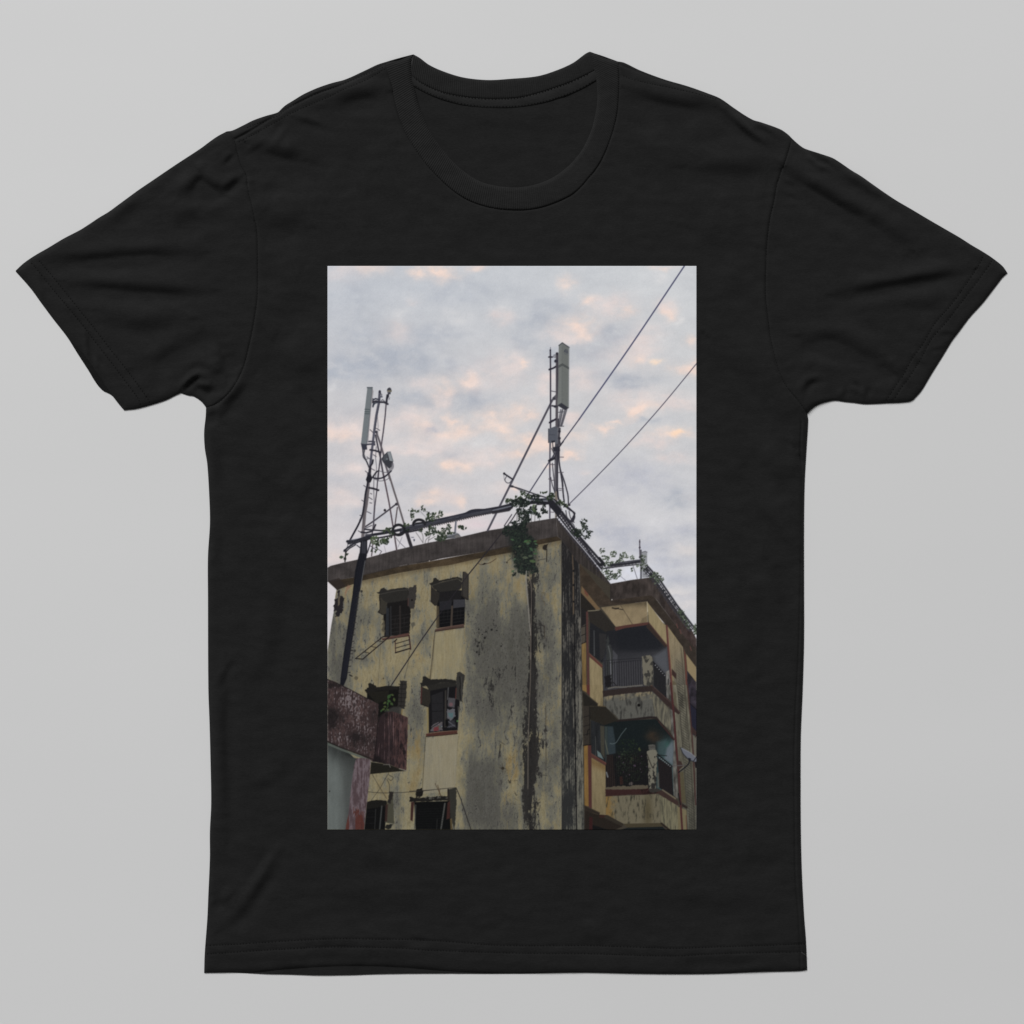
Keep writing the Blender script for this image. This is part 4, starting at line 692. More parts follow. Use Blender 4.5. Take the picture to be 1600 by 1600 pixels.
    line(M_(1140,1080, 1160,1180, 1220,1240, 1270,1260), 1.3, (56, 54, 64), .9, True); line(M_(1190,1090,1210,1180,1240,1240), 1.1, (60,58,68), .9); dot(M_(1195,990)[0], 1.7, (44, 40, 50)); line(M_(1175,990,1185,1060), 1, (80,78,88), .8)
    # horizontal tray on second roof
    line(N_(560,780, 720,750, 915,725), 2.2, (74, 74, 84)); line(N_(560,790, 760,768, 915,742), 2.8, (44, 44, 52)); line(N_(470,830, 640,805, 900,775), 1.3, (60, 58, 66)); line(N_(500,815,700,790), 1, (70,68,76), .8)
    for i in range(10): line(N_(520 + i * 40, 800 - i * 5, 550 + i * 40, 825 - i * 7), .9, (62, 60, 68), .8)
    line(N_(830,790, 880,945), .9, (96, 94, 104), .8); line(N_(680,915, 740,965), .8, (110, 108, 118), .7); line(N_(430,700,480,760), 3, (38,38,44)); poly(N_(390,765, 490,755, 500,790, 430,800), (38, 38, 44), 1, .5, .5); line(N_(548,970,580,930),.8,(110,108,118),.8)
    # far antenna
    line(N_(910,485, 910,600, 912,700), 1.3, (78, 68, 82)); dot(N_(910,508)[0], 1.2, (70, 64, 78)); dot(N_(910,575)[0], 1.6, (70, 64, 78)); line(N_(924,610, 926,760, 925,940), 2.2, (88, 88, 96)); poly(N_(935,632, 975,620, 998,632, 1000,930, 940,935), (150, 152, 158)); line(N_(935,632, 975,620, 998,630), .9, (100, 100, 110)); dot(N_(915,690)[0], 2.0, (56, 54, 64))
    line(N_(955,890, 990,900, 990,925), .9, (110, 110, 118), .8)
    # right diagonal tray
    for off, w, cc in ((0, 2.4, (48, 48, 58)), (5, 1.3, (58, 56, 64)), (10, 2.0, (50, 50, 58)), (15, 1.1, (66, 64, 72))):
        line([(1012 - off * .35, 885 + off * .5), (1030 - off * .45, 905 + off * .4), (1058 - off * .5, 946 + off * .35), (1084 - off * .5, 980 + off * .35)], w, cc, .95)
    for i in range(22):
        t = i / 21.0; x = 1012 + 72 * t; y = 886 + 95 * t; line([(x, y), (x - 7, y + 6)], 1.1, (52, 52, 60), .9)
    for i in range(16):
        t = PR.rand(); dot((1010 + 73 * t, 888 + 94 * t), 1.3 + PR.rand(), (42, 44, 48), .9)
    # bundle down the wall (dark thick cables)
    poly([J_(540,1060)[0], J_(640,1030)[0], J_(640,1240)[0], A_(492,60)[0], A_(440,330)[0], A_(395,560)[0], A_(345,900)[0], A_(290,1250)[0], A_(240,1600)[0], (536,1074), (532,1070), A_(162,1600)[0], A_(200,1300)[0], A_(250,960)[0], A_(310,560)[0], A_(345,250)[0], A_(395,40)[0], J_(520,1240)[0]], (24, 25, 33), 1, .6)
    for dx in (-3, 0, 3, 5): line([J_(585 + dx * 7, 1080)[0], A_(440 + dx * 8, 60)[0], A_(390 + dx * 7, 330)[0], A_(345 + dx * 6, 600)[0], A_(290 + dx * 5, 960)[0], A_(200 + dx * 5, 1590)[0]], .8, (44, 46, 58), .4)
    for x in (565, 590, 610): line(J_(x, 1060, x - 4, 1240), 1, (150, 150, 164), .35)
    line(A_(470,130, 440,300, 415,460), 1.1, (104, 104, 104), .8); line(A_(400,520, 385,760, 345,960, 320,1130, 300,1330, 275,1560), 1.1, (116, 112, 100), .85); line(A_(385,560, 350,860, 325,1060), .8, (54, 52, 50), .8)
    for i in range(13): 
        y = 590 + i * 78; x = 385 - (y - 590) * .118; line(A_(x - 22, y, x + 8, y - 2), 1.1, (46, 44, 44), .9)
    dot(A_(425,510)[0], 1.8, (54, 50, 46)); dot(A_(338,1253)[0], 2.2, (66, 64, 58)); line(A_(285,1245,310,1250), 1.5, (36,34,34)); line(A_(275,1555,305,1570), 1.5, (36,34,34))
    # struts near the mast foot
    line(J_(700,1050, 660,1180, 640,1240), 1.4, (50, 48, 58)); line(J_(480,1120, 530,1160), 1.2, (50, 50, 60)); line(J_(690,1130,760,1180), 1, (60,58,66), .9); line(J_(1085,1000,1150,1080,1240,1165), .8, (96,94,104), .8); line(J_(1185,990,1120,1150), .7, (110,108,118), .7); line(J_(760,1150,865,1215,830,1265), .9, (70,68,70), .8)
    line(J_(905,1130,930,1230), .6, (100,98,108), .6)
    # peeling patch at top left of the wall
    poly(A_(125,500, 165,495, 150,560, 215,585, 190,700, 195,770, 150,800, 135,830, 100,825, 110,740, 85,770, 80,700, 100,610, 125,590), (38, 35, 38), 1, .5, 1.4, 4); poly(A_(135,560, 160,580, 150,680, 125,700), (112, 100, 78), .8, .5, .8)
    poly(A_(255,430, 300,440, 240,520, 225,580, 215,520), (146, 104, 80), .7, 1, .6)

def plants():
    LW[0] = 1.0
    G = [(52, 66, 46), (38, 50, 38), (70, 84, 56), (34, 42, 34), (60, 70, 60)]
    GD = [(34, 41, 38), (28, 33, 33), (40, 50, 42), (31, 37, 37), (46, 60, 48), (26, 30, 31)]
    GL = [(74, 92, 58), (60, 78, 50), (88, 106, 70)]
    # sprigs on the roof line, left
    for x, y, rx, ry, n in ((40,560,3,7,14),(35,470,5,3,12),(110,490,4,3,8),(195,410,2,3,5),(215,450,4,4,8),(330,560,7,7,36),(300,600,5,5,18),(490,530,4,5,18),(380,520,3,4,9),(280,520,3,3,8),(440,580,3,3,6),(360,620,4,3,10)):
        leaves(K_(x, y)[0], rx, ry, n, 1.5, G, int(x + y), .9)
    line(K_(170,490, 260,590), .7, (110, 110, 112), .8); line(K_(30,520, 70,600), .8, (70, 80, 64), .8); line(K_(180,410,260,500), .8, (80,84,76), .8); line(K_(440,580,380,640), .8, (80,84,76), .8)
    for x, y, rx, ry, n in ((370,790,7,6,34),(290,840,5,4,18),(340,740,4,5,14),(540,790,4,5,18),(610,740,4,6,20),(480,870,6,8,46),(440,900,4,5,18),(530,880,5,6,26),(640,830,6,3,18),(820,745,7,2.6,22),(800,735,3,3,10),(180,780,4,2.5,8),(470,930,4,3,14)):
        leaves(K_(x, y)[0], rx, ry, n, 1.7, G, int(x + y), .92)
    for P in (K_(210,980, 210,880, 180,800), K_(290,990, 300,920, 330,860), K_(240,990, 260,930, 300,890), K_(210,980, 150,890, 100,820), K_(300,940, 400,880), K_(560,860,540,800)): line(P, .9, (92, 88, 90), .8, True)
    for x, y, rx, ry, n, L in ((760,1040,7,7,40,GL),(720,1020,5,3,14,GL),(830,1080,6,5,26,G),(930,1070,5,4,22,G),(960,1040,3,4,12,G),(900,1020,4,3,10,GL),(785,1130,1.6,3,6,G),(990,1000,4,3,8,G),(1000,880,5,3,16,G),(960,870,4,2.5,12,G),(1020,930,4,3,14,G),(900,900,3,2,8,G),(1250,800,5,3,12,G),(1260,870,4,4,16,GD),(775,1215,1.6,2.4,5,G),(800,1190,3,1.4,5,G),(710,1195,1,2,4,G)):
        leaves(J_(x, y)[0], rx, ry, n, 1.7, L, int(x + y), .95)
    leaves(J_(1350,1000)[0], 2, 1.2, 4, 1, [(70, 74, 96)], 3); leaves(J_(1370,1040)[0], 1.2, 1.4, 4, 1, [(70, 74, 96)], 4)
    # big creeper
    for x, y, rx, ry, n in ((470,800,5,4,26),(390,880,6,4,32),(250,910,5,3,20),(220,940,2.5,4,14),(430,960,14,8,150),(340,960,8,6,60),(490,960,9,7,90),(660,860,9,4,50),(780,800,5,1.6,10),(840,795,2,1,4),(700,930,10,4,60),(560,860,6,4,30),(920,840,5,5,40),(890,880,6,5,36),(1060,960,8,3,26),(1120,1000,5,3,16),(1050,930,3,2,8)):
        leaves(M_(x, y)[0], rx * .95, ry * .9, int(n * .8), 1.55, GD if n > 40 else G[:4], int(x * 3 + y), .96)
    for x, y, rx, ry, n in ((450,1100,9,6,50),(480,1150,9,7,46),(610,1080,7,6,44),(650,1050,5,6,30),(690,1130,5,3,14),(720,1170,3,3,10),(790,1080,4,6,22),(830,1100,4,3,10),(480,1220,8,6,34),(560,1200,4,5,18),(360,1270,5,3,14),(310,1275,4,1.2,6),(540,1230,4,4,16),(800,1000,3,2,8)):
        leaves(M_(x, y)[0], rx, ry, n, 1.7, GD, int(x + y * 2), .95)
    leaves(M_(660,1050)[0], 5, 6, 10, 2.2, GL, 91); leaves(M_(600,1120)[0], 3, 5, 7, 1, [(190, 196, 206)], 92, .8)
    for x in (380, 420, 500, 605, 660, 730): line(M_(x, 1110, x - 4, 1260), .8, (60, 60, 58), .8)
    for x, y, rx, ry, n in ((250,1400,11,9,130),(380,1420,14,14,260),(470,1400,9,12,120),(420,1320,10,5,60),(480,1280,7,5,40),(200,1380,4,6,26)):
        leaves(M_(x, y)[0], rx * .9, ry * .95, int(n * .9), 1.6, GD, int(x + y * 3), .9)
    tex(C_(170,60, 420,10, 470,90, 560,200, 560,470, 440,540, 300,480, 240,330), lambda X, Y, c: c * .42 + col((34, 40, 40))[None, None] * .58, 4, 2.0)
    for x, y, rx, ry, n in ((300,60,14,8,120),(400,110,18,10,200),(330,170,16,10,170),(440,200,14,12,190),(300,260,8,12,80),(400,300,18,12,240),(350,400,14,12,170),(460,400,12,12,150),(500,470,9,8,70),(380,480,12,8,110),(270,540,4,4,18),(430,520,12,5,60),(500,180,10,8,70),(540,500,5,3,14)):
        leaves(C_(x, y)[0], rx * .76, ry * .82, int(n * .85), 1.7, GD, int(x * 5 + y), .88)
    for x, y, s, a in ((430,135,5,.4),(410,125,4,-.5),(245,105,3.4,.3),(530,125,3.2,-.2),(540,160,3,.3),(535,235,4.2,.9),(530,280,4,.1),(470,310,4,.0),(405,330,5,.1),(498,375,5.5,.15),(480,225,4,.8),(270,350,3,-.8),(215,310,2.6,.6),(250,500,3,-.6),(335,190,3,-.3),(460,120,3,.6),(440,155,3.4,-.3)):
        leaf(*C_(x, y)[0], s, a, (62 + int(x % 24), 88 + int(y % 18), 58 + int(x % 17)), .9, .45)
    line(C_(165,390, 235,330), .9, (60, 56, 46), .8); line(C_(240,190,250,340), 1, (36,46,34), .7)
    # roots / pipe below the creeper
    line(C_(420,500, 415,580, 440,900, 462,1190, 475,1300), 1.9, (140, 134, 124), .9); line(C_(425,600,470,1200), 1, (90,86,78), .7); line(C_(450,500, 485,760, 478,1200, 470,1600), 1.5, (112, 100, 90), .85, True); line(G_(345,0, 340,260, 328,560, 320,800, 318,1230), 1.3, (116, 106, 94), .8)
    line(C_(495,760, 490,1250, 500,1600), 1.5, (24, 22, 24), .8); poly(C_(640,170, 690,160, 670,230, 655,245, 620,220), (34, 29, 28), .9, .5, 1); line(C_(675,225, 672,380), 1.4, (32, 28, 27), .9); line(C_(560,370, 600,355, 665,345), .9, (56, 50, 46), .8, True); line(C_(610,770,640,770,650,800), .9, (92,78,50), .8)
    line(C_(620,790,610,830,640,880,650,930), .8, (110,92,56), .7, True); line(C_(640,1180,650,1340), 1.6, (52,42,34), .6); line(C_(545,1190,545,1420), 1.2, (34,32,32), .8)
    line(G_(488,0, 488,480), .8, (96, 92, 82), .6); line(G_(480,480, 482,1060), 1, (56, 50, 44), .8); line(G_(400,780,480,790), .9, (50,46,42), .8); line(G_(370,1100,490,1110), 1, (44,42,40), .7); line(G_(360,1400,430,1350), 1.2, (44,42,40), .7); line(G_(60,800,110,830), .9, (56,50,44), .7); line(G_(70,830,55,950), 1.6, (34,32,30), .7, True)
    dot(G_(90,1045)[0], 2.4, (44, 38, 30), .9); line(G_(60,1040, 120,1050), 1, (60, 52, 40), .7); line(G_(85,1000,92,1080), 1, (60,52,40), .6)
    for x0, y0, x1, y1 in ((140,1150,150,1180),(160,1150,162,1180),(148,1160,158,1175),(200,1270,215,1290),(260,1240,300,1260)): line(G_(x0, y0, x1, y1), 1.1, (40, 38, 36), .8)
    # right roof plants
    for x, y, rx, ry, n in ((1410,1240,6,3,12),(1410,1290,5,4,18),(1405,1350,2.5,3,8),(1460,1340,3,3,9),(1450,1400,4,3,10),(1510,1410,4,2,8),(1500,1470,3,4,12),(1440,1490,3,3,10),(1300,1410,8,6,60),(1340,1450,6,5,36)):
        leaves(M_(x, y)[0], rx, ry, n, 1.6, GD[:4] + G[:2], int(x + y), .95)
    line(M_(1410,1300,1405,1440), .8, (60,70,56), .8)
    GP = [(64, 78, 56), (84, 98, 76), (48, 58, 46), (100, 112, 92), (40, 48, 40)]
    for x, y, rx, ry, n in ((460,610,4,6,20),(480,690,3,4,12),(520,700,5,4,18),(600,650,5,5,20),(590,630,4,3,10),(720,660,6,4,22),(680,730,6,3,24),(700,690,4,3,10),(790,690,7,3,18),(830,700,2,3,5),(590,740,3,4,6),(530,770,6,4,28),(550,880,6,6,26),(500,860,6,6,22),(600,910,6,4,26),(620,930,4,3,16),(660,900,5,4,16),(670,850,3,3,10),(560,930,4,4,12),(520,940,3,4,10),(820,840,3,3,5),(880,790,2,3,6),(955,700,4,5,20),(935,760,4,6,20),(985,780,3,5,12),(950,840,4,4,10),(1090,900,6,5,34),(1130,930,5,4,22),(1160,970,4,4,14),(1190,960,2,3,4),(1060,920,4,4,12),(1110,980,5,5,18),(1400,1360,5,5,22),(1430,1400,5,5,20),(1380,1330,4,4,12),(1450,1450,5,5,20),(1490,1500,5,5,18),(1570,1530,3,6,24),(1575,1580,3,5,24),(640,750,4,1.6,8)):
        leaves(N_(x, y)[0], rx, ry, n, 1.35, GP, int(x * 2 + y), .9)

def grade():
    lum = CV.mean(2)
    w = (1 - sstep(.56, .68, lum))[..., None]
    # inks print duller in the darks
    g = CV.mean(2, keepdims=True)
    CV[:] = CV * (1 - w) + (g + (CV - g) * .78) * .93 * w
    # slight softness of a printed photograph
    t = CV.copy()
    CV[1:-1] = t[1:-1] * .78 + (t[:-2] + t[2:]) * .11
    t = CV.copy()
    CV[:, 1:-1] = t[:, 1:-1] * .78 + (t[:, :-2] + t[:, 2:]) * .11
    n = PR.randn(NH, NW)
    n = (n + np.roll(n, 1, 0) + np.roll(n, 1, 1)) / 1.73
    CV[:] += (n * 0.005)[..., None]
    np.clip(CV, 0.02, 1, CV)

def paint():
    sky(); building(); lowerright(); rooftop(); LW[0] = 1.0; windows(); neighbour(); plants(); 
    line([(770,851), (730,900), (690,955), (655,1005), (612,1070)], 1.25, (42, 38, 44), .9)
    grade()
    return CV
import bpy, math, time
from mathutils import Vector
from mathutils.geometry import delaunay_2d_cdt
T0 = time.time()
U = 0.0005                      # one layout unit = half a millimetre
sc = bpy.context.scene
COL = sc.collection

def srgb2lin(c):
    c = np.asarray(c, float)
    return np.where(c <= 0.04045, c / 12.92, ((c + 0.055) / 1.055) ** 2.4)

# ------------------------------------------------------------------ outline helpers
def corners_smooth(P, closed, step=3.0, ang=32):
    """Catmull-Rom through the points, keeping sharp corners sharp, resampled evenly"""
    P = [np.array(p, float) for p in P]
    n = len(P)
    def iscorner(i):
        if not closed and i in (0, n - 1): return True
        a = P[i] - P[i - 1]; b = P[(i + 1) % n] - P[i]
        c = np.dot(a, b) / (np.linalg.norm(a) * np.linalg.norm(b) + 1e-9)
        return math.degrees(math.acos(max(-1, min(1, c)))) > ang
    cor = [iscorner(i) for i in range(n)]
    out = []
    for i in range(n if closed else n - 1):
        p1 = P[i]; p2 = P[(i + 1) % n]
        p0 = p1 - (p2 - p1) if cor[i] else P[i - 1]
        p3 = p2 + (p2 - p1) if cor[(i + 1) % n] else P[(i + 2) % n]
        L = np.linalg.norm(p2 - p1)
        # centripetal-ish tangents scaled to this segment
        t1 = (p2 - p0); t2 = (p3 - p1)
        t1 = t1 / (np.linalg.norm(t1) + 1e-9) * L; t2 = t2 / (np.linalg.norm(t2) + 1e-9) * L
        m = max(1, int(round(L / step)))
        for j in range(m):
            t = j / m; h00 = 2 * t**3 - 3 * t * t + 1; h10 = t**3 - 2 * t * t + t; h01 = -2 * t**3 + 3 * t * t; h11 = t**3 - t * t
            out.append(h00 * p1 + h10 * t1 + h01 * p2 + h11 * t2)
    if not closed: out.append(P[-1])
    return np.array(out)

def pdist(Q, P, closed=False):
    """distance of points Q to polyline P and the signed side / arc position"""
    P = np.asarray(P, float); Q = np.asarray(Q, float)
    A = P; B = np.roll(P, -1, 0)
    if not closed: A = A[:-1]; B = B[:-1]
    best = np.full(len(Q), 1e18); side = np.zeros(len(Q)); arc = np.zeros(len(Q)); nrm = np.zeros((len(Q), 2))
    s0 = 0.0
    for a, b in zip(A, B):
        v = b - a; L2 = v @ v + 1e-12; L = math.sqrt(L2)
        t = np.clip(((Q - a) @ v) / L2, 0, 1)
        d = Q - a - t[:, None] * v
        dd = (d * d).sum(1)
        m = dd < best
        best[m] = dd[m]; side[m] = np.sign(v[0] * d[m, 1] - v[1] * d[m, 0]); arc[m] = s0 + t[m] * L
        nrm[m] = np.array([-v[1], v[0]]) / L
        s0 += L
    return np.sqrt(best), side, arc, nrm, s0

def inside(Q, P):
    ins = np.zeros(len(Q), bool); n = len(P)
    for k in range(n):
        ax, ay = P[k]; bx, by = P[(k + 1) % n]
        if ay == by: continue
        c = ((ay > Q[:, 1]) != (by > Q[:, 1])) & (Q[:, 0] < (bx - ax) * (Q[:, 1] - ay) / (by - ay) + ax)
        ins ^= c
    return ins

# ------------------------------------------------------------------ traced lines of the garment
SH_L = [(354,205.5),(363,204),(380,196),(396,188),(416,181),(434,175.6),(440,170),(446,164.7),(460,156),(474,147.5),(496,137.5),(518,130),(540,124),(571,110),(590,101),(602.5,97)]
SH_R = [(965,96),(975,98),(1000,110),(1037.5,124),(1075,135),(1106,146),(1125,153.8),(1147,169),(1165,181),(1178,188),(1187.5,190.6),(1219,202),(1231,210),(1237,216)]
ARM_R = [(1237,216),(1233,232),(1228,247.5),(1214,288),(1209,315),(1203,341),(1199,372),(1197,400),(1196,460),(1200,500),(1205,535),(1215,575),(1223,595),(1232.5,610),(1247.5,627.5),(1261,646.5)]
ARM_L = [(354,205.5),(360,209),(368,225.6),(372,243),(377.5,260),(385,275.6),(388,297.5),(396,332),(401,357),(402.5,388),(402.5,460),(397.5,500),(390,537.5),(380,575),(365,605),(350,622.5),(335,633),(322,636.5)]
SIDE_L = [(322,636.5),(321.5,650),(319,675),(320,700),(324,726),(327.5,786),(328,820),(325,869),(325,932),(325.6,1075),(327.5,1131),(329,1191),(330,1255),(328,1300),(328,1340.5),(325.6,1398),(324,1435),(320,1489),(319,1520)]
SIDE_R = [(1261,646.5),(1262.5,655),(1260,700),(1257,756),(1256,820),(1256,910),(1256,1000),(1254,1075),(1251,1150),(1250.6,1230),(1251,1300),(1252.5,1360.7),(1255.9,1428),(1259,1469),(1261,1515)]
HEM_F = [(1261,1515),(1251,1517),(1185,1518.7),(1117.5,1521.4),(1056.7,1522),(996,1521.4),(915,1519.7),(847.5,1520.4),(800,1520.6),(769,1520),(725,1518),(685,1515.5),(650,1512.6),(617.5,1510.6),(590,1509.2),(567,1508.8),(530,1509.2),(496,1510.6),(470,1512),(442,1514),(405,1518),(361,1519.4),(319,1520)]
HEM_B = [(1259,1514),(1185,1517.5),(1056.7,1521),(915,1519),(820,1521.4),(685,1521),(600.6,1521.7),(550,1523.4),(496,1523.8),(455.5,1522.7),(415,1521.7),(361,1519.6),(320,1519)]
COL_O = [(602.5,97),(604,106),(607,116),(612,135),(616,153),(621,172.5),(627,192),(635,210),(646,229),(659,247.5),(672,264),(687,279),(703,294),(721,307),(736,315),(752.5,321),(768,325),(784,327.3),(809,328.5),(825,328),(844,324.6),(862.5,319),(879,312),(894,304),(907,293),(919,279),(929,267),(937.5,254),(946,237),(953,219),(958.5,202),(962.5,185),(965,169),(966,154),(967,138),(967,122.5),(966,108),(965,96)]
COL_I = [(646,85),(643.5,91),(642.5,97.5),(642.5,106),(643,116),(645,129),(648,141),(651.5,155),(655.6,169),(663,187),(671,204),(680,219),(690,232),(702,247),(715,260),(730,272),(746,282),(761,287.5),(777.5,290.8),(793,292.6),(809,293),(825,291),(843,286.5),(859,280),(874,271),(887.5,260),(899,248),(909,235),(918,218),(925,200.6),(929,185),(932,169),(933.5,153),(933,138),(932,126),(930,116),(928,106),(925,96),(922,81)]
BACK_T = [(646,85),(655.6,90.3),(671,101.6),(693,111.6),(724,121),(762,125),(799,123),(837.5,119.4),(862.5,112.5),(894,99),(915.6,83.4),(922,80.6)]
BACK_S = [(641,116),(650,124),(665,133.4),(693,145),(727.5,151.6),(750,154),(771,154.7),(809,153),(837.5,146.5),(862,139),(887.5,130),(910,120),(932,109)]
TAPE_E = [(643,131),(650,137),(677.5,150.6),(715,162.5),(740,166.8),(768,168.8),(809,167.8),(847,161.5),(872,154),(894,146),(915,136),(936,123)]
SL_L = [(354,205.5),(340,213),(327,222),(315,231),(300,241),(280,254),(262,266),(240,281),(215,298),(200,309),(185,320),(170,331),(155,340),(140,350),(125,359.5),(100,372.5),(75,387.5),(55,399),(37.5,411),(24.5,423)]
SL_L_CUFF_F = [(24.5,423),(47.5,449),(65,473),(82.5,497),(105,525),(118,541),(128,551),(143,570),(154,586),(162,597),(168,607),(175,617),(184,629),(194,641)]
SL_L_CUFF_B = [(24.5,424),(47.5,450),(65,474),(82.5,497.5),(105,526.5),(121,552),(139,580),(147,593.5),(154.5,604),(162,611),(173,616.5),(184,627),(194,639)]
SL_L_UND = [(194,641),(212.5,639),(237.5,632.5),(260,625),(272,619),(282.5,614),(295,618),(302.5,619),(315,627.5),(322,636.5)]
SL_R = [(1237,216),(1244,222.5),(1252,229),(1258,232.5),(1281,240),(1300,246.5),(1308,251),(1317,257),(1330,266),(1345,275),(1362,287),(1379,299),(1400,313),(1424,327),(1450,342.5),(1475,357),(1500,371.5),(1518,383),(1535,393),(1546,400),(1557,408),(1567,416.5),(1574,426.5)]
SL_R_CUFF = [(1574,426.5),(1566,434),(1557.5,445),(1546,460),(1535,474),(1515,496),(1500,516),(1487.5,532.5),(1478,548),(1470,561),(1455,585),(1440,610),(1430,621.5),(1426,625.5),(1420,628)]
SL_R_UND = [(1420,628),(1405,629.5),(1387.5,630),(1370,631),(1350,631.4),(1335,629.5),(1320,628),(1305,626),(1293,628),(1282.5,631),(1274,635),(1267.5,640),(1261,646.5)]

def P_(L, step=3.0, ang=32): return corners_smooth(L, False, step, ang)
def joinp(*Ls):
    out = []
    for L in Ls:
        L = [tuple(p) for p in L]
        if out and np.hypot(out[-1][0] - L[0][0], out[-1][1] - L[0][1]) < 0.5: L = L[1:]
        out += L
    if np.hypot(out[0][0] - out[-1][0], out[0][1] - out[-1][1]) < 0.5: out = out[:-1]
    return np.array(out)
pSHL, pSHR, pARL, pARR = P_(SH_L), P_(SH_R), P_(ARM_L), P_(ARM_R)
pSIL, pSIR, pHF, pHB = P_(SIDE_L), P_(SIDE_R), P_(HEM_F), P_(HEM_B)
pCO, pCI, pBT, pBS, pTE = P_(COL_O), P_(COL_I), P_(BACK_T), P_(BACK_S), P_(TAPE_E)
pSL, pSLCF, pSLCB, pSLU = P_(SL_L), P_(SL_L_CUFF_F), P_(SL_L_CUFF_B), P_(SL_L_UND)
pSR, pSRC, pSRU = P_(SL_R), P_(SL_R_CUFF), P_(SL_R_UND)
OUT_BODY = joinp(pSHL, pCO, pSHR, pARR, pSIR, pHF, pSIL[::-1], pARL[::-1])
OUT_SLL = joinp(pARL, pSLU[::-1], pSLCF[::-1], pSL[::-1])
OUT_SLR = joinp(pARR[::-1], pSR, pSRC, pSRU)
SILH = joinp(pSHL, P_([(602.5,97),(621,94.4),(637,88.8),(646,85)]), pBT, P_([(922,80.6),(931,84.4),(942,89.7),(955,93),(965,96)]), pSHR, pSR, pSRC, pSRU, pSIR, pHF, pSIL[::-1], pSLU[::-1], pSLCF[::-1], pSL[::-1])

# ------------------------------------------------------------------ relief of the cloth
ZB = 5.6
LX, LY = -0.42, -0.91           # where the light comes from, on the sheet
